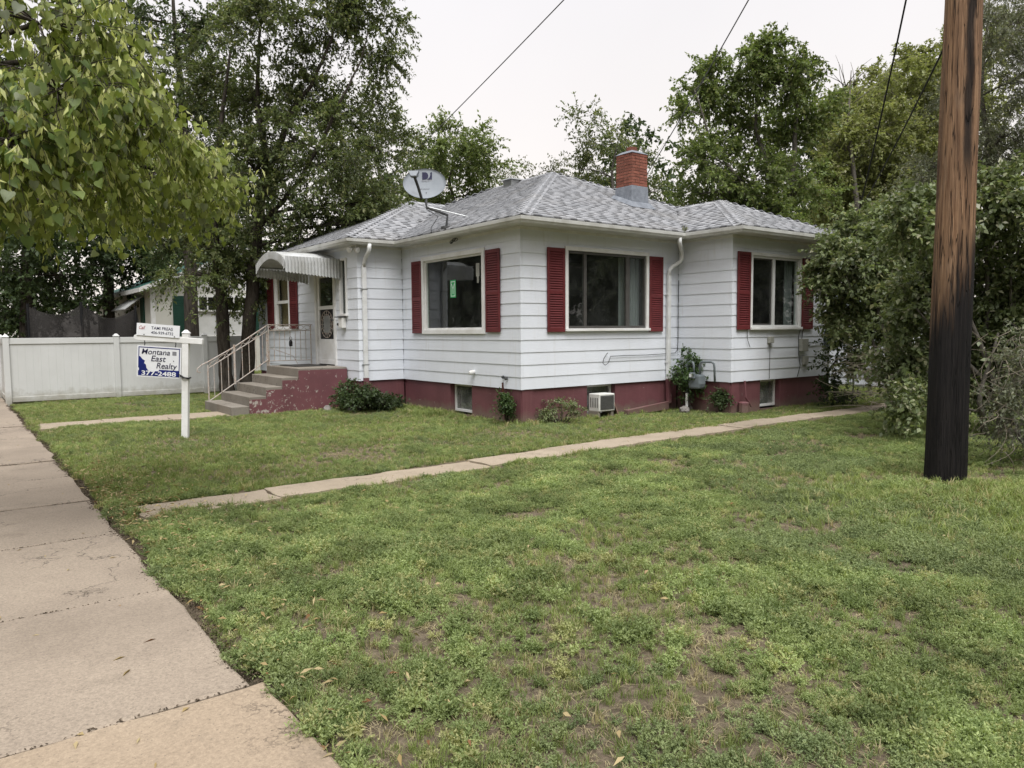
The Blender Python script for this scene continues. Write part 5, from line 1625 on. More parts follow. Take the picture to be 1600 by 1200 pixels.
# --- second elm behind the fence
d1 = 23.
st = [(gpt(300, d1, -.1), .24), (at(297, 420, d1), .18), (at(288, 250, d1), .14), (at(285, 165, d1), .11), (at(278, 100, d1), .08), (at(270, -20, d1), .04)]
lobes = lob(d1, [(285, 50, 70, 55), (330, 150, 55, 55), (250, 175, 60, 60), (200, 60, 65, 60), (300, 285, 60, 55), (225, 290, 60, 55), (265, 375, 60, 45), (150, 15, 65, 50), (250, -50, 130, 60), (150, 130, 60, 60), (330, 60, 40, 50, .6), (200, 210, 50, 50)])
make_tree('elm_tree', 'dark elm standing behind the trampoline and white fence', 'tree', gpt(300, d1), [st], lobes, L_ELM2, BARK, 22, nsub=18, ntw=11, nlf=20, tl=.75, ll=.11, lw=.058, droop=.35, twig_r=.005, tw_draw=.4)

# --- dark trees closing the view over the fence
for i, (px, dpt, rows, lab) in enumerate((
    (40, 29., [(30, 330, 80, 80), (-30, 420, 80, 80), (60, 250, 80, 80), (90, 430, 70, 60), (20, 480, 70, 50), (-40, 250, 80, 90), (0, 150, 80, 80)], 'dense dark tree behind the trampoline net'),
    (170, 32., [(150, 390, 70, 60), (200, 420, 60, 50), (110, 470, 70, 40), (180, 320, 70, 60), (240, 400, 60, 60), (120, 350, 60, 50), (220, 300, 60, 60)], 'dark leafy tree beyond the neighbour green roof'))):
    make_tree('shade_tree', lab, 'tree', gpt(px, dpt), [[(gpt(px, dpt, -.1), .26), (at(px, 430, dpt), .2), (at(px+8, 300, dpt), .12)]], lob(dpt, rows), L_DARK, BARK, 30+i, nsub=20, ntw=11, nlf=16, tl=.9, ll=.17, lw=.10, droop=.3, tw_draw=.2, twig_r=.006)

# --- trees over the roof
def bgtree(px, dpt, rows, lab, lm, seed, bark=BARK, nm='background_tree', **kw):
    top = min(r[1]-r[3]*.4 for r in rows); mx_ = sum(r[0] for r in rows)/len(rows)
    a = dict(nsub=14, ntw=9, nlf=13, tl=.7, ll=.12, lw=.062, droop=.25, tw_draw=.3, twig_r=.007, limb_r=.06); a.update(kw)
    make_tree(nm, lab, 'tree', gpt(px, dpt), [[(gpt(px, dpt, -.1), .2), (at(px, 420, dpt), .15), (at((px+mx_)/2+5, 320, dpt), .07), (at(mx_-9, (320+top)/2+20, dpt), .04), (at(mx_+4, top+38, dpt), .012)]], lob(dpt, rows), lm, bark, seed, group='trees beyond the house', **a)
bgtree(612, 25., [(590, 165, 38, 30, .7), (622, 212, 34, 30, .7), (570, 215, 40, 40, .9), (600, 300, 30, 35, .7), (642, 235, 18, 20, .3), (562, 280, 30, 40, .8)], 'leaning tree with forked branches behind the entry roof', L_ELM, 40, BARKG)
bgtree(700, 28., [(675, 235, 38, 38), (728, 222, 44, 34), (762, 252, 26, 34, .8), (700, 290, 60, 38, 1.2), (745, 300, 45, 36, 1.), (655, 290, 28, 38, .8), (735, 262, 40, 35), (690, 208, 18, 18, .3)], 'dense rounded green tree behind the satellite dish', L_BRIGHT, 41, ntw=12, nlf=16, nm='bushy_tree')
bgtree(795, 34., [(788, 280, 16, 28, .5), (812, 268, 13, 26, .45), (828, 285, 10, 18, .3), (770, 265, 12, 20, .3)], 'thin wispy tree between bushy tree and roof peak', L_GREY, 42, BARKG, nsub=10, ntw=6, nlf=10, nm='wispy_tree')
bgtree(868, 36., [(858, 268, 13, 16, .4), (880, 262, 14, 14, .4), (845, 280, 14, 12, .4), (895, 275, 16, 14, .4)], 'low far tree just above the roof peak', L_GREY, 43, BARKG, nsub=10, ntw=6, nlf=10, nm='low_tree')
bgtree(945, 26., [(922, 180, 26, 24, .6), (912, 222, 24, 32, .7), (948, 215, 30, 36, .8), (985, 222, 30, 16, .6), (1000, 262, 24, 24, .5), (940, 268, 40, 26, .9), (1025, 300, 16, 22, .4), (1045, 322, 20, 12, .3), (905, 265, 18, 22, .4)], 'airy poplar behind the brick chimney', L_ELM, 44, BARKG, ntw=7, nlf=12, ll=.11, lw=.055, nm='airy_tree')
sR = [(gpt(1225, 21., -.1), .22), (at(1222, 380, 21), .16), (at(1225, 345, 21), .14)]
sR1 = [(at(1225, 345, 21), .10), (at(1205, 280, 21), .07), (at(1180, 200, 21), .05), (at(1185, 90, 21), .02)]
sR2 = [(at(1225, 345, 21), .10), (at(1240, 260, 21.3), .075), (at(1245, 160, 21.3), .045), (at(1225, 70, 21.3), .02)]
sR3 = [(at(1222, 360, 21), .08), (at(1170, 300, 20.5), .05), (at(1110, 220, 20.3), .035), (at(1085, 140, 20.2), .015)]
make_tree('ash_tree', 'big full-crowned tree rising behind the bay roof', 'tree', gpt(1225, 21.), [sR, sR1, sR2, sR3], lob(21., [(1200, 85, 38, 28, .8), (1240, 122, 42, 45), (1175, 135, 45, 40), (1115, 120, 35, 28, .7), (1088, 150, 24, 26, .5), (1145, 200, 55, 42, 1.1), (1225, 205, 60, 55, 1.3), (1110, 245, 50, 40, 1.1), (1175, 285, 60, 45, 1.3), (1250, 285, 50, 55, 1.2), (1078, 305, 26, 20, .4), (1275, 165, 26, 45, .7), (1130, 310, 50, 35, 1.), (1210, 345, 50, 30, 1.), (1068, 170, 12, 14, .2), (1165, 320, 40, 30, .8)]),
          L_BRIGHT, BARKG, 45, nsub=20, ntw=11, nlf=20, tl=.6, ll=.105, lw=.06, droop=.25, group='trees beyond the house', tw_draw=.4, twig_r=.006)
bgtree(1390, 25., [(1370, 195, 50, 40, 1.), (1440, 260, 60, 50, 1.1), (1480, 140, 45, 50, .9), (1360, 270, 55, 45, 1.), (1310, 200, 30, 40, .7), (1335, 175, 38, 28, .7), (1385, 155, 48, 32), (1440, 125, 46, 36), (1330, 245, 50, 50), (1400, 225, 60, 50, 1.1), (1465, 195, 50, 60), (1345, 315, 55, 40, 1.1), (1300, 345, 40, 35, .9), (1420, 300, 60, 50, 1.1), (1295, 280, 30, 40, .8)], 'yellow-green tree crowned with bare twigs beyond the bay', L_YEL, 46, BARKG, ntw=13, nlf=17, nsub=20, nm='pale_tree', bare=.05)
bgtree(1555, 15., [(1575, 40, 45, 50, .9), (1600, 120, 45, 55, .9), (1570, 210, 50, 50), (1510, 250, 45, 40, .8), (1455, 260, 40, 40, .7), (1600, 250, 50, 50, 1.), (1560, -40, 60, 50, .8), (1440, 310, 40, 40, .7), (1500, 150, 25, 40, .4), (1620, 20, 50, 60, .8)], 'grey-green olive tree arching behind the utility pole', L_GREY, 47, BARKG, tl=.5, ll=.062, lw=.020, ntw=12, nlf=24, nsub=26, nm='olive_tree', tw_draw=.6, twig_r=.004)
bgtree(1420, 31., [(1300, 250, 40, 50), (1340, 190, 45, 45), (1400, 170, 50, 45), (1460, 150, 50, 50), (1500, 200, 50, 60), (1440, 260, 60, 60, 1.2), (1370, 290, 60, 50, 1.2), (1510, 300, 50, 60), (1310, 330, 40, 40), (1540, 160, 40, 60), (1430, 105, 45, 36), (1490, 85, 50, 50), (1550, 70, 50, 60), (1370, 130, 36, 30, .7)], 'soft green tree filling the gap between ash and olive trees', L_YEL, 48, BARKG, ntw=12, nlf=16, nsub=18, nm='soft_tree', ll=.15, lw=.085)
# bare snag twigs above the pale tree
snag = empty('bare_snag', tuple(gpt(1345, 24.)), 'leafless grey snag poking above the pale tree', 'tree', 'trees beyond the house')
rs = np.random.default_rng(5)
mb = MB()
mb.tube([gpt(1345, 24., -.1), at(1340, 330, 24), at(1325, 190, 24), at(1330, 110, 24)], [.12, .09, .05, .012], 7)
for k in range(26):
    a = at(1325+rs.normal(0, 6), 130+rs.random()*130, 24); e = a+np.array(R2)*rs.normal(0, .5)+np.array([0, 0, rs.uniform(.3, 1.2)])
    mb.tube(curve(a, e, rs, .25, 4), [.016, .012, .008, .004], 4)
mb.build('trunk', BARKG, snag, True)

# --- lilac thicket beside the bay and behind the pole
def thicket(base, stems_to, rows, dpt, lab, seed, lm=L_LILAC, nm='lilac_shrub', **kw):
    base = np.array(base, float); rr = np.random.default_rng(seed)
    stems = []
    for px, py, dd_ in stems_to:
        e = at(px, py, dd_); s = base+np.array([rr.normal(0, .25), rr.normal(0, .25), -.1]); m_ = (s+e)/2+rr.normal(0, .12, 3)
        stems.append([(s, .045), (m_, .032), (e, .014)])
    a = dict(nsub=24, ntw=11, nlf=14, tl=.42, ll=.092, lw=.058, droop=.3, twig_r=.003, limb_r=.022, tw_draw=.5); a.update(kw)
    make_tree(nm, lab, 'shrub', base, stems, lob(dpt, rows, dd=.5), lm, BARKG, seed, group='overgrown shrubs by the bay', **a)
thicket(gpt(1405, 14.2), [(1345, 400, 14.2), (1400, 350, 14.), (1325, 460, 14.), (1420, 420, 14.3), (1370, 480, 14.), (1440, 350, 14.4)],
        [(1345, 400, 50, 36, 1.1), (1315, 430, 34, 38, .9), (1400, 348, 58, 38, 1.1), (1315, 485, 24, 34, .6), (1380, 435, 55, 48, 1.2), (1430, 410, 48, 58, 1.), (1370, 505, 42, 36, .8), (1285, 440, 14, 24, .22), (1300, 392, 16, 14, .2), (1430, 520, 40, 50, .9), (1350, 552, 30, 26, .35), (1445, 345, 50, 40, .9), (1340, 355, 30, 20, .4)], 14.1, 'lilac bush leaning against the bay window corner', 60)
thicket(gpt(1560, 10.8), [(1440, 330, 10.8), (1540, 290, 10.8), (1600, 340, 10.8), (1580, 430, 10.6), (1430, 480, 10.9), (1560, 520, 10.5)],
        [(1430, 340, 50, 50), (1545, 305, 50, 45, 1.), (1600, 330, 55, 55, 1.1), (1585, 420, 55, 55, 1.2), (1560, 500, 45, 50, 1.), (1425, 470, 40, 60, .8), (1415, 560, 40, 60, .8), (1430, 625, 34, 36, .5), (1600, 550, 40, 50, 1.), (1640, 450, 60, 80, 1.1), (1560, 590, 34, 50, .7), (1500, 420, 50, 60, .9), (1490, 540, 40, 60, .8)], 10.8, 'tall dense lilac thicket directly behind the utility pole', 61, ll=.085, lw=.055)
thicket(gpt(1620, 8.9), [(1600, 600, 8.9), (1570, 640, 8.7), (1630, 560, 8.9)], [(1600, 600, 34, 40, .8), (1580, 650, 26, 34, .5), (1625, 560, 40, 60, .9), (1610, 680, 30, 26, .5), (1650, 640, 40, 60, .9)], 8.8, 'low scrubby bush with trailing dry vines near the pole', 62, nm='scrub_bush', lm=L_GREY, ll=.05, lw=.024, nlf=10, bare=.2)
thicket((7.65, -1.62, 0), [(1308, 560, 15.6), (1315, 600, 15.5), (1300, 620, 15.5)], [(1310, 560, 16, 30, .6, 0), (1312, 600, 18, 30, .6, 0), (1300, 625, 16, 20, .4, 0), (1318, 520, 16, 26, .5, 0)], 15.4, 'dark vine climbing the bay corner beside the conduit', 63, nm='climbing_vine', lm=L_DARK, ll=.07, lw=.045, nsub=10)
# dry vine stems trailing out of the thicket
dv = empty('dry_vines', tuple(gpt(1400, 12.5)), 'tangle of dry leafless vine stems at the foot of the lilacs', 'vines')
rs = np.random.default_rng(8); mb = MB()
for k in range(170):
    px = rs.uniform(1345, 1450); dpt = 12.2+rs.random()*2.2; py = rs.uniform(545, 640)
    a = at(px, py, dpt); a[2] = max(a[2], .02)
    L = rs.uniform(.4, .95); th = rs.normal(0, .5)+(math.pi if rs.random() < .5 else 0)
    e = a+R2*L*math.cos(th)+np.array([0, 0, rs.normal(.1, .25)*L])+_F*rs.normal(0, .2); e[2] = max(e[2], .02)
    mb.tube(curve(a, e, rs, .35, 6), [.005, .005, .004, .004, .003, .002], 3, cap=False)
mb.build('stems', TWIG, dv)['kind'] = 'stuff'
mb = MB()
for k in range(90):
    px = rs.uniform(1535, 1640); dpt = 7.9+rs.random()*1.0; py = rs.uniform(520, 715)
    a = at(px, py, dpt); a[2] = max(a[2], .02)
    e = a+R2*rs.normal(0, .25)+np.array([0, 0, rs.uniform(-.5, .35)])+_F*rs.normal(0, .15); e[2] = max(e[2], .01)
    mb.tube(curve(a, e, rs, .5, 6), [.0045, .0045, .004, .003, .003, .002], 3, cap=False)
sv = empty('dry_vines', tuple(gpt(1600, 8.4)), 'pale dry vine strands hanging over the scrubby bush', 'vines')
mb2 = MB(); mb2.v, mb2.f = mb.v, mb.f; mb2.build('stems', TWIG, sv)['kind'] = 'stuff'

# --- shrubs along the foundation
def small_shrub(c, r, h, n, lm, ll, lab, seed, nm='foundation_shrub', **kw):
    c = np.array(c, float); rr = np.random.default_rng(seed); stems, lobes = [], []
    for k in range(n):
        e = c+np.array([rr.normal(0, r*.5), rr.normal(0, r*.5), rr.uniform(.35, .95)*h]); stems.append([(c+np.array([0, 0, -.05]), .012), ((c+e)/2, .009), (e, .004)])
        lobes.append((e, (r*.45, r*.45, h*.22), 1.))
    a = dict(nsub=7, ntw=6, nlf=9, tl=.16, ll=ll, lw=ll*.6, droop=.2, twig_r=.003, limb_r=.006, tw_draw=.5); a.update(kw)
    make_tree(nm, lab, 'shrub', c, stems, lobes, lm, BARK, seed, group='shrubs along the foundation', **a)
small_shrub((-1.32, 3.74, 0), .46, .56, 12, L_DARK, .055, 'dark green shrub between the steps and entry downspout', 70)
small_shrub((-.72, 3.70, 0), .44, .30, 10, L_DARK, .055, 'low spreading shrub below the entry downspout', 71)
small_shrub((-.14, .22, 0), .13, .62, 6, L_IVY, .045, 'slim vine climbing the house corner by the rusty pipe', 72)
small_shrub((.62, -.34, 0), .30, .36, 7, L_LILAC, .035, 'rounded little bush against the red foundation corner', 73)
small_shrub((3.78, -.50, 0), .27, 1.05, 12, L_IVY, .05, 'upright shrub growing around the gas meter', 74)
small_shrub((4.0, -1.12, 0), .22, .34, 5, L_DARK, .045, 'dark weed clump under the gas meter', 75)
small_shrub((3.78, -.42, 3.47), .05, .16, 3, L_YEL, .022, 'weed tuft sprouting in the gutter corner', 76, nm='gutter_weed', nsub=3, ntw=3, nlf=5, tl=.07)

# --- linden on the boulevard, branches hanging into view
lr = np.random.default_rng(90)
tb = np.array([-9.7, -2.6, 0])
lroot = empty('linden_tree', tuple(tb), 'linden overhanging the sidewalk with heart-shaped leaves and pale bracts', 'tree')
rows = [(60, 35, 85, 48, 1.0, 5.0), (175, 85, 66, 30, .8, 5.6), (90, 140, 95, 52, 1.3, 4.9), (245, 194, 66, 20, .7, 6.3), (130, 215, 105, 44, 1.3, 5.6), (255, 264, 78, 30, 1.0, 7.0), (95, 268, 95, 42, 1.2, 6.4),
        (318, 282, 40, 16, .5, 7.2), (190, 299, 90, 24, .9, 7.4), (20, 219, 60, 64, 1.0, 4.6), (40, 299, 70, 28, .7, 6.8), (300, 219, 30, 14, .3, 6.6), (-60, 150, 90, 140, 1.5, 5.2), (-70, 264, 80, 70, 1.2, 5.8), (-20, -60, 160, 60, 1.4, 5.4), (280, 310, 50, 16, .5, 7.6), (200, 140, 40, 26, .4, 5.9), (130, 319, 60, 16, .4, 7.6)]
lwood = MB()
lwood.tube([tb+np.array([0, 0, -.2]), tb+np.array([.05, 0, 1.2]), tb+np.array([.1, -.1, 2.4]), tb+np.array([.15, -.2, 4.2]), tb+np.array([.1, -.2, 6.5])], [.22, .18, .16, .11, .04], 12)
LP, LD, LN, LS, BP, BD, BN, BS = [], [], [], [], [], [], [], []
def limbto(a, e, r0):
    lwood.tube(curve(a, e, lr, .2, 7), list(np.linspace(r0, r0*.3, 7)), 6)
for row in rows + ['back']*9:
    if row == 'back':
        c = tb+np.array([lr.uniform(-3, .5), lr.uniform(-1, 3.2), lr.uniform(3.2, 6.8)]); rad = np.array([1.0, 1.0, .7]); wgt = 1.
    else:
        px, py, rx, ry, wgt, dpt = row; c = at(px, py, dpt); k = dpt/FPX; rad = np.array([rx*k, rx*k*.9, ry*k])
    hub = tb+np.array([.1, -.1, min(max(c[2]-.6, 1.9), 5.5)])
    limbto(hub, c, .045)
    ns = int(21*wgt)
    for s in range(ns):
        u = unit(lr.normal(size=3)); p0 = c+u*rad*lr.random()**.45
        lwood.tube(curve(c+(p0-c)*.15, p0, lr, .15, 4), [.008, .006, .005, .003], 4, cap=False)
        for q in range(4):
            d0 = unit(u*.55+lr.normal(0, .5, 3)+np.array([0, 0, -.42])); L = lr.uniform(.2, .5)
            lwood.tube([p0, p0+d0*L*.5, p0+d0*L+np.array([0, 0, -.06])], [.003, .0025, .0015], 3, cap=False)
            nl = lr.integers(6, 11); t = np.linspace(.12, 1, nl)[:, None]
            pp = p0+d0*L*t+np.array([0, 0, -.06])*t**2
            dd = unit(d0*.25+lr.normal(0, .38, (nl, 3))+np.array([0, 0, -1.0]))
            LP.append(pp+dd*.03); LD.append(dd); LN.append(unit(lr.normal(0, .9, (nl, 3))+np.array([0, 0, .5]))); LS.append(.034+.048*lr.random(nl)**1.3)
            nb_ = lr.integers(4, 10)
            if nb_:
                t = lr.random((nb_, 1)); bp = p0+d0*L*t; bd = unit(lr.normal(0, .35, (nb_, 3))+np.array([0, 0, -1.]))
                BP.append(bp); BD.append(bd); BN.append(unit(lr.normal(0, 1, (nb_, 3)))); BS.append(lr.uniform(.05, .095, nb_))
lwood.build('trunk', BARK, lroot, True)
LP, LD, LN, LS = np.concatenate(LP), np.concatenate(LD), np.concatenate(LN), np.concatenate(LS)
BP, BD, BN, BS = np.concatenate(BP), np.concatenate(BD), np.concatenate(BN), np.concatenate(BS)
HEART = np.array([(0, 0, 0), (-.10, .30, .02), (.02, .46, .05), (.28, .47, .06), (.58, .32, .04), (.85, .12, -.03), (1.05, 0, -.10), (.85, -.12, -.03), (.58, -.32, .04), (.28, -.47, .06), (.02, -.46, .05), (-.10, -.30, .02), (.45, 0, -.05)])
HF = [(12, i, i+1) for i in range(0, 11)] + [(12, 11, 0)]
D = unit(LD); S = unit(np.cross(D, LN)); Nn = np.cross(S, D)
dcam = np.linalg.norm(LP-CAM, axis=1)
rel = LP-CAM; dep = rel @ _F; ux = 800+FPX*(rel @ R2)/dep; uy = 600-FPX*(rel @ U2)/dep
inv = (dep > 0) & (ux > -10) & (ux < 1600) & (uy > -10) & (uy < 1200)
score = np.where(inv, LS/dcam, 0)
big = np.argsort(-score)[:300]
msk = np.ones(len(LP), bool); msk[big] = False
hm = bpy.data.meshes.new('leaf'); hm.from_pydata([tuple(v) for v in HEART], [], HF); hm.materials.append(L_LINDO)
hm.polygons.foreach_set('use_smooth', np.ones(len(hm.polygons), bool))
for i in big:
    o = link('leaf', hm, lroot)
    M3 = Matrix((tuple(D[i]), tuple(S[i]), tuple(Nn[i]))).transposed().to_4x4()
    o.matrix_local = Matrix.Translation(Vector(LP[i]-tb)) @ M3 @ Matrix.Scale(float(LS[i]), 4)
def heart_cloud(P, D, S, Nn, sz):
    V = P[:, None, :]+sz[:, None, None]*(HEART[None, :, 0:1]*D[:, None, :]+HEART[None, :, 1:2]*S[:, None, :]+HEART[None, :, 2:3]*Nn[:, None, :])
    n = len(P); F = (np.array(HF)[None]+13*np.arange(n)[:, None, None]).reshape(-1, 3)
    return V.reshape(-1, 3), F
V, F = heart_cloud(LP[msk]-tb, D[msk], S[msk], Nn[msk], LS[msk])
link('crown', np_mesh('crown', V, F, L_LIND, True), lroot)['kind'] = 'stuff'
V, F = leaf_quads(BP-tb, BD, BN, BS, BS*.28, .25)
link('bracts', np_mesh('bracts', V, F, L_BRACT), lroot)['kind'] = 'stuff'

# --- trees across the street and beyond the side lawn (seen in the window glass)
def far_tree(c, h, seed, lab, lm):
    rr = np.random.default_rng(seed); c = np.array(c, float)
    lobes = [(c+np.array([rr.normal(0, h*.16), rr.normal(0, h*.16), h*rr.uniform(.10, .92)]), (h*.17,)*3, 1.) for _ in range(22)]
    return make_tree('street_tree', lab, 'tree', c, [[(c+np.array([0, 0, -.2]), .3), (c+np.array([.1, 0, h*.4]), .2), (c+np.array([0, .1, h*.85]), .05)]], lobes, lm, BARK, seed, nsub=10, ntw=8, nlf=10, tl=.9, ll=.26, lw=.15, tw_draw=.05, group='trees across the street')
protoT = far_tree((-24, -2, 0), 11., 95, 'shade tree across the street mirrored in the window glass', L_DARK)
def copy_tree(root, loc, rot, sc):
    r = root.copy(); COL.objects.link(r); r.location = loc; r.rotation_euler = (0, 0, rot); r.scale = (sc,)*3
    for ch_ in list(root.children):
        c = ch_.copy(); COL.objects.link(c); c.parent = r
    return r
for i, (x, y, s) in enumerate(((-25, 7, .95), (-24, 15, 1.05), (-26, -11, 1.1), (-23, -20, 1.), (-15, -27, 1.05), (-5, -25, 1.1), (4, -24, .9), (12, -22, 1.), (-26, 25, 1.1), (18, -16, 1.0), (20, -6, 1.1), (22, 6, 1.0), (20, 16, 1.0), (14, 30, 1.1), (5, 38, 1.15), (-6, 42, 1.0), (-13, 36, 1.1), (-30, 0, 1.3), (-31, 11, 1.3), (-30, 20, 1.35), (-32, 30, 1.3), (-29, -8, 1.3), (-28, -28, 1.2), (-10, -33, 1.3), (0, -32, 1.3), (9, -30, 1.3), (-23.5, 11, .9), (-23, 20, 1.0), (-24, 34, 1.2), (-22, 42, 1.2), (-28, 40, 1.3), (-20, 50, 1.3), (-30, 50, 1.4), (-25, 58, 1.4), (-14, 52, 1.3), (-18, 37, 1.0), (20, -28, 1.2), (26, -24, 1.2), (28, -34, 1.4), (25, -17, 1.1), (16, -32, 1.2), (34, -28, 1.4), (31, -18, 1.3))):
    copy_tree(protoT, (x, y, 0), i*1.7, s)

# ================================================================== LAWN
gr_ = np.random.default_rng(123)
_lat = gr_.random((64, 64))
def vnoise(x, y, s, ox=0.):
    x = (x+ox)/s+100.; y = (y+ox*1.7)/s+100.
    i, j = np.floor(x).astype(int), np.floor(y).astype(int); fx, fy = x-i, y-j
    fx = fx*fx*(3-2*fx); fy = fy*fy*(3-2*fy)
    g = lambda a, b: _lat[a % 64, b % 64]
    return (g(i, j)*(1-fx)+g(i+1, j)*fx)*(1-fy)+(g(i, j+1)*(1-fx)+g(i+1, j+1)*fx)*fy
def fbm(x, y, s, ox=0.): return .55*vnoise(x, y, s, ox)+.3*vnoise(x, y, s*.45, ox+7)+.15*vnoise(x, y, s*.2, ox+13)

def on_lawn(x, y):
    e = .05*(vnoise(x, y, .35, 3)-.5)+.04*(vnoise(x, y, .12, 9)-.5)
    m = (x > np.where(y < -6.6, -6.69, -6.745)+e*2.6)
    m &= ~((y > -2.94-.05*np.clip(-x/6., 0, 1)+e*1.6) & (y < -2.30-.16*np.clip(-x/6., 0, 1)+e*1.6) & (x > -6.56+e*3) & (x < 9.2))
    m &= ~((y > 4.80+e*1.5) & (y < 5.55+e*1.5) & (x > -6.62) & (x < -3.4))
    m &= ~((x > -.02) & (x < 8.05) & (y > -.02) & (y < 10.3)) & ~((x > -1.06) & (x < 1) & (y > 4.08) & (y < 10.3)) & ~((x > 4.0) & (x < 7.5) & (y > -1.34) & (y < .1))
    m &= ~((x > -3.55) & (x < -1) & (y > 4.60) & (y < 6.56))
    m &= ((x-PX)**2+(y-PY)**2 > .05)
    return m

BARE = [(-5.71, -6.68, .30, .8), (-4.75, -7.65, .42, .9), (1.44, -4.56, .95, .75), (-5.45, -7.15, .40, .8), (.08, -6.42, .50, .95), (2.6, -3.9, .8, .6), (-.7, -.7, .7, .55), (-3.6, -1.2, .8, .35), (-5.2, 1.6, .5, .5),
        (-4.4, -6.2, .35, .55), (-3.4, -6.9, .5, .6), (3.4, -4.6, .9, .7), (2.4, -5.6, .9, .6), (4.6, -4.4, 1.1, .8), (3.2, -6.6, 1.2, .85), (-2.2, -3.9, .6, .45), (-.4, -4.4, .7, .5), (-5.9, -5.6, .25, .5), (-2.4, -7.6, .4, .4), (-4.0, -5.0, .5, .35), (.47, -6.6, .40, 1.1), (1.0, -6.9, .6, .9), (1.9, -6.4, .9, .85), (1.4, -7.6, .8, .6)]
def bare(x, y):
    b = np.zeros_like(x)
    for bx, by, r, a in BARE: b = np.maximum(b, a*np.exp(-((x-bx)**2+(y-by)**2)/(2*(r*.6)**2)))
    n = fbm(x, y, 1.1, 31)
    return np.clip(b*.75+np.clip((n-.66)*4., 0, .6), 0, 1)*(.55+.75*vnoise(x, y, .22, 64))

def weedy(x, y):
    """share of broad-leaved weeds against grass"""
    w_ = fbm(x, y, 2.4, 55)
    v = np.clip(.45+(w_-.40)*3.0, 0, 1)
    v = np.where(y > -2.4, v*.40, v)
    far = np.clip((x+2.0)/1.6, 0, 1)*np.clip((-5.6-y)/1.2, 0, 1)     # longer grass out towards the pole side
    return np.clip(v*(1-.75*far), 0, 1)

def proto_grass(seed, n, hmin, hmax, rad, wid, lean, m):
    r = np.random.default_rng(seed); V, F = [], []
    for k in range(n):
        a = r.random()*6.283; d = rad*math.sqrt(r.random()); p = np.array([d*math.cos(a), d*math.sin(a), -.006])
        h = r.uniform(hmin, hmax); b = r.random()*6.283; ln = h*lean*r.uniform(.3, 1.3); dx = np.array([math.cos(b), math.sin(b), 0]); sd_ = np.array([-math.sin(b), math.cos(b), 0])*wid*r.uniform(.7, 1.2)
        i = len(V)
        p1 = p+dx*ln*.3+np.array([0, 0, h*.55]); p2 = p+dx*ln+np.array([0, 0, h*(1-.25*lean)])
        V += [p-sd_*.5, p+sd_*.5, p1+sd_*.42, p1-sd_*.42, p2]
        F += [(i, i+1, i+2, i+3), (i+3, i+2, i+4)]
    me = bpy.data.meshes.new('grass_tuft'); me.from_pydata([tuple(v) for v in V], [], F); me.materials.append(m)
    return bpy.data.objects.new('tuft', me)

def proto_weed(seed, nst, ln, up, ll, lw, m):
    r = np.random.default_rng(seed); P, D, Nn, L, W = [], [], [], [], []
    for k in range(nst):
        a = r.random()*6.283; el = r.uniform(.25, 1.25)*up; d = np.array([math.cos(a)*math.cos(el), math.sin(a)*math.cos(el), math.sin(el)]); l = ln*r.uniform(.55, 1.2)
        p0 = np.array([r.normal(0, .012), r.normal(0, .012), 0.])
        m_ = int(7+l*110)
        for j in range(m_):
            t = .15+.85*(j+.5)/m_; p = p0+d*l*t+np.array([0, 0, -.2*l*t*t])
            q = unit(d*.5+r.normal(0, .75, 3)+np.array([0, 0, .25])); P.append(p); D.append(q); Nn.append(unit(r.normal(0, .5, 3)+np.array([0, 0, 1.]))); s = r.uniform(.6, 1.3)*(1.1-.35*t); L.append(ll*s); W.append(lw*s)
    V, F = leaf_quads(np.array(P), np.array(D), np.array(Nn), np.array(L), np.array(W))
    return bpy.data.objects.new('sprig', np_mesh('weed_sprig', V, F, m))

LG = leafmat('lawn_blade', (0.180, 0.232, 0.072), (0.325, 0.385, 0.132), (0.464, 0.403, 0.220), trans=.35, rough=.55, pscale=.55, patch=.28, objrand=True, spec=.25)
LGD = leafmat('dry_blade', (.27, .23, .13), (.42, .36, .22), None, trans=.2, rough=.8, pscale=1.5, patch=.2, objrand=True, spec=.1)
LWD = leafmat('weed_leaf', (0.200, 0.258, 0.105), (0.375, 0.438, 0.190), (0.42, 0.425, 0.20), trans=.35, rough=.6, pscale=1.6, patch=.34, objrand=True, spec=.2)
LWB = leafmat('grey_weed_leaf', (0.185, 0.235, 0.108), (0.310, 0.365, 0.165), None, trans=.25, rough=.6, pscale=.7, patch=.25, objrand=True, spec=.2)

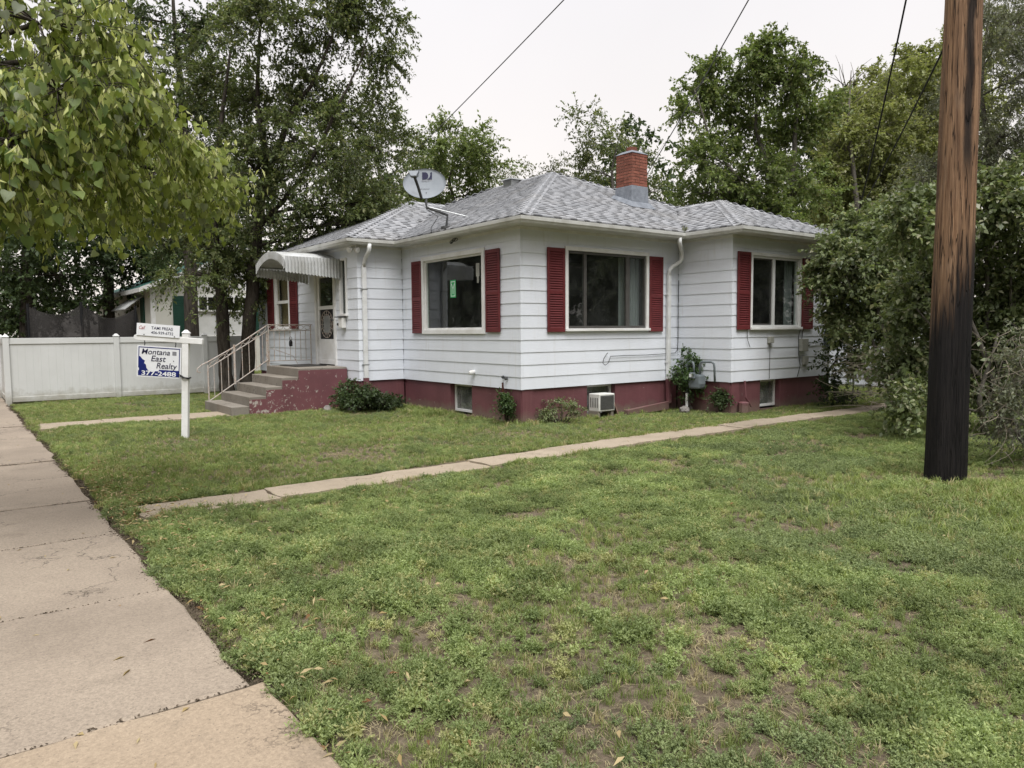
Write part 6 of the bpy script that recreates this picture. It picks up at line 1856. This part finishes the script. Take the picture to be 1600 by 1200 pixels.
def scatter(name, x, y, scl, idx, protos, label, cat, tilt=.15):
    n = len(x)
    P = np.stack([x, y, gz(x, y)-.012+.004], 1).astype(np.float32)
    me = bpy.data.meshes.new(name); me.vertices.add(n); me.vertices.foreach_set('co', P.ravel())
    rot = np.stack([gr_.normal(0, tilt, n), gr_.normal(0, tilt, n), gr_.random(n)*6.283], 1).astype(np.float32)
    for nm, ty, data in (('rot', 'FLOAT_VECTOR', rot.ravel()), ('scl', 'FLOAT', scl.astype(np.float32)), ('pick', 'INT', idx.astype(np.int32))):
        at_ = me.attributes.new(nm, ty, 'POINT'); at_.data.foreach_set('vector' if ty == 'FLOAT_VECTOR' else 'value', data)
    o = setp(link(name, me), label, cat, kind='stuff')
    pc = bpy.data.collections.new(name+'_pieces')
    for i, p in enumerate(protos): p.name = '%s_piece_%02d' % (name, i); pc.objects.link(p)
    ng = bpy.data.node_groups.new(name+'_scatter', 'GeometryNodeTree')
    ng.interface.new_socket('Geometry', in_out='INPUT', socket_type='NodeSocketGeometry'); ng.interface.new_socket('Geometry', in_out='OUTPUT', socket_type='NodeSocketGeometry')
    gi = ng.nodes.new('NodeGroupInput'); go = ng.nodes.new('NodeGroupOutput')
    ci = ng.nodes.new('GeometryNodeCollectionInfo'); ci.inputs['Collection'].default_value = pc; ci.inputs['Separate Children'].default_value = True; ci.inputs['Reset Children'].default_value = True
    ip = ng.nodes.new('GeometryNodeInstanceOnPoints'); ip.inputs['Pick Instance'].default_value = True
    def attr(nm, ty):
        a = ng.nodes.new('GeometryNodeInputNamedAttribute'); a.data_type = ty; a.inputs['Name'].default_value = nm; return a.outputs[0]
    ng.links.new(gi.outputs[0], ip.inputs['Points']); ng.links.new(ci.outputs[0], ip.inputs['Instance']); ng.links.new(attr('pick', 'INT'), ip.inputs['Instance Index'])
    e2r = ng.nodes.new('FunctionNodeEulerToRotation'); ng.links.new(attr('rot', 'FLOAT_VECTOR'), e2r.inputs[0]); ng.links.new(e2r.outputs[0], ip.inputs['Rotation'])
    ng.links.new(attr('scl', 'FLOAT'), ip.inputs['Scale']); ng.links.new(ip.outputs[0], go.inputs[0])
    md = o.modifiers.new('scatter', 'NODES'); md.node_group = ng
    return o

def candidates(dens, x0, x1, y0, y1):
    n = int(dens*(x1-x0)*(y1-y0)); return gr_.uniform(x0, x1, n), gr_.uniform(y0, y1, n)
# grass
x, y = candidates(520, -6.9, 9.5, -11.5, 10.7)
keep = on_lawn(x, y); x, y = x[keep], y[keep]
b_, w_ = bare(x, y), weedy(x, y)
p_ = (1-.90*b_)*(1-.70*w_)*(.55+.45*vnoise(x, y, .25, 77))
edge = np.exp(-((y+2.28)/.16)**2)+np.exp(-((y+2.98)/.12)**2)+np.exp(-((x+6.70)/.10)**2)*.6
p_ = np.clip(p_+.5*edge*(1-b_), 0, 1)
k = gr_.random(len(x)) < p_
x, y, edge, b_ = x[k], y[k], edge[k], b_[k]
tall = np.clip((x+3.0)/1.6, 0, 1)*np.clip((-5.4-y)/1.2, 0, 1)*np.clip((1.2-x), 0, 1)
scl = gr_.uniform(.6, 1.1, len(x))*(.72+.35*fbm(x, y, 1.6, 5)+.45*tall+.25*np.clip(edge, 0, 1))*(1-.35*b_)
GP = [proto_grass(200+i, 22, .035, .085, .035, .0042, .55, LG) for i in range(4)] + [proto_grass(210+i, 16, .05, .12, .03, .0045, .75, LG) for i in range(2)] + [proto_grass(220, 18, .03, .07, .04, .004, 1.0, LGD)]
idx = gr_.integers(0, 4, len(x)); r_ = gr_.random(len(x)); idx = np.where(r_ < .12+.5*tall, gr_.integers(4, 6, len(x)), idx); idx = np.where(gr_.random(len(x)) < .05+.45*b_, 6, idx)
scatter('lawn_grass', x, y, scl, idx, GP, 'patchy green lawn grass around the bungalow', 'grass')
print('grass', len(x))
# weeds
x, y = candidates(620, -6.9, 9.5, -11.5, 10.7)
keep = on_lawn(x, y); x, y = x[keep], y[keep]
b_, w_ = bare(x, y), weedy(x, y)
k = gr_.random(len(x)) < np.clip((1-.86*b_)*(.14+1.0*w_)*np.clip(2.6*fbm(x, y, .38, 21)-.50, .10, 1.25), 0, 1)
x, y = x[k], y[k]
scl = gr_.uniform(.5, 1.15, len(x))*np.clip(.28+1.35*fbm(x, y, .38, 21), .4, 1.4); scl *= np.where(y > -2.4, .62, 1.)*(1-.45*np.exp(-((y+3.06)/.12)**2))
WP = [proto_weed(300+i, 20, .090, 1.15, .0175, .0078, LWD) for i in range(4)] + [proto_weed(310+i, 18, .080, 1.0, .016, .0082, LWB) for i in range(2)]
zone = fbm(x, y, 1.9, 91)
idx = np.where(zone > .53, gr_.integers(4, 6, len(x)), gr_.integers(0, 4, len(x)))
scatter('lawn_weeds', x, y, scl, idx, WP, 'leafy grey-green weeds spreading through the lawn', 'weeds')
print('weeds', len(x))
# flattened dead thatch between the plants
x, y = candidates(170, -6.85, 9.5, -11.5, 5)
keep = on_lawn(x, y); x, y = x[keep], y[keep]
k = gr_.random(len(x)) < .35+.6*bare(x, y); x, y = x[k], y[k]
scatter('dead_thatch', x, y, gr_.uniform(.6, 1.3, len(x)), gr_.integers(0, 3, len(x)), [proto_grass(260+i, 16, .012, .035, .06, .0032, 3.2, LGD) for i in range(3)], 'straw-coloured dead thatch lying between the lawn plants', 'thatch', .1)
# boulevard and far lawns, coarser
xs_, ys_ = [], []
for (a, b, c_, d_, dn_) in ((-10.6, -8.2, -12, 14, 130), (-6.6, 11, 10.9, 21, 60), (8.1, 12, -9, 10.8, 60), (2, 12, -14, -9, 40)):
    x, y = candidates(dn_, a, b, c_, d_); xs_.append(x); ys_.append(y)
x, y = np.concatenate(xs_), np.concatenate(ys_)
scatter('rough_grass', x, y, gr_.uniform(1., 1.8, len(x)), gr_.integers(0, 6, len(x)), [proto_grass(240+i, 26, .035, .085, .06, .006, .55, LG) for i in range(6)], 'rough grass of the street verge and neighbouring yards', 'grass')
# tall weeds at the foundation
x, y = candidates(220, -2.4, 4.2, -.6, 4.6)
k = (((x < -.03) & (x > -.75) & (y > 1.8) & (y < 3.9)) | ((y < -.03) & (y > -.40) & (x > -.4) & (x < 4.0)) | ((x < -.02) & (x > -.3) & (y > -.3))) & on_lawn(x, y) & (gr_.random(len(x)) < np.where((y > 1.9) & (x < 0), .85, .25))
x, y = x[k], y[k]
scatter('foundation_grass', x, y, gr_.uniform(.7, 1.5, len(x)), gr_.integers(0, 3, len(x)), [proto_grass(250+i, 20, .05, .11, .04, .005, .7, LG) for i in range(3)], 'taller grass growing along the red foundation', 'grass')
# fallen leaves and bracts near the sidewalk
LFD = leafmat('fallen_leaf', (.30, .22, .10), (.46, .38, .22), (.20, .10, .05), trans=.15, rough=.8, pscale=3, patch=.2, spec=.1)
n = 900
t = gr_.random(n); xx = -6.78+np.abs(gr_.normal(0, .38, n))*np.where(gr_.random(n) < .85, 1, 2.6); yy = gr_.uniform(-9.5, .5, n)
yy = np.where(gr_.random(n) < .6, gr_.normal(-2.7, 1.2, n), yy)
xe = gr_.uniform(-6.0, 3.0, 160); ye = gr_.uniform(-9.5, -1.0, 160)
xs_ = gr_.uniform(-8.1, -6.9, 40); ys_ = gr_.uniform(-8.5, 3, 40)
xx = np.concatenate([xx, xe, xs_]); yy = np.concatenate([yy, ye, ys_]); n = len(xx)
zz_ = np.where(xx < -6.8, .024, gz(xx, yy)+.02+gr_.random(n)*.055)
P = np.stack([xx, yy, zz_], 1); a_ = gr_.random(n)*6.283
D_ = np.stack([np.cos(a_), np.sin(a_), gr_.normal(0, .22, n)], 1)
D_[xx < -6.8, 2] = .02
V, F = leaf_quads(P, D_, unit(gr_.normal(0, .3, (n, 3))+np.array([0, 0, 1.])), gr_.uniform(.03, .07, n), gr_.uniform(.008, .022, n), .3)
setp(link('fallen_leaves', np_mesh('fallen_leaves', V, F, LFD)), 'dry yellow leaves and bracts fallen along the sidewalk edge', 'leaves', kind='stuff')
# dirt crumbs along the sidewalk edge and joints
n = 11000
yy = gr_.uniform(-9.5, 10, n); xx = -6.775+gr_.normal(0, .032, n)+.03*np.sin(yy*3.1)*np.sin(yy*7.7); m_ = gr_.random(n) < .12; jj = np.array(joints)[gr_.integers(4, 14, n)]
xx = np.where(m_, gr_.uniform(-8.1, -6.8, n), xx); yy = np.where(m_, jj+gr_.normal(0, .008, n), yy)
P = np.stack([xx, yy, np.full(n, .016)], 1); a_ = gr_.random(n)*6.283
V, F = leaf_quads(P, np.stack([np.cos(a_), np.sin(a_), gr_.random(n)*.5], 1), unit(gr_.normal(0, .6, (n, 3))+np.array([0, 0, 1.])), gr_.uniform(.006, .022, n), gr_.uniform(.004, .012, n), .4)
setp(link('soil_crumbs', np_mesh('soil_crumbs', V, F, mat('crumb_earth', (.06, .045, .03), (.12, .09, .06), scale=20, rough=.95))), 'dark soil crumbs spilling over the sidewalk edge and joints', 'dirt', kind='stuff')
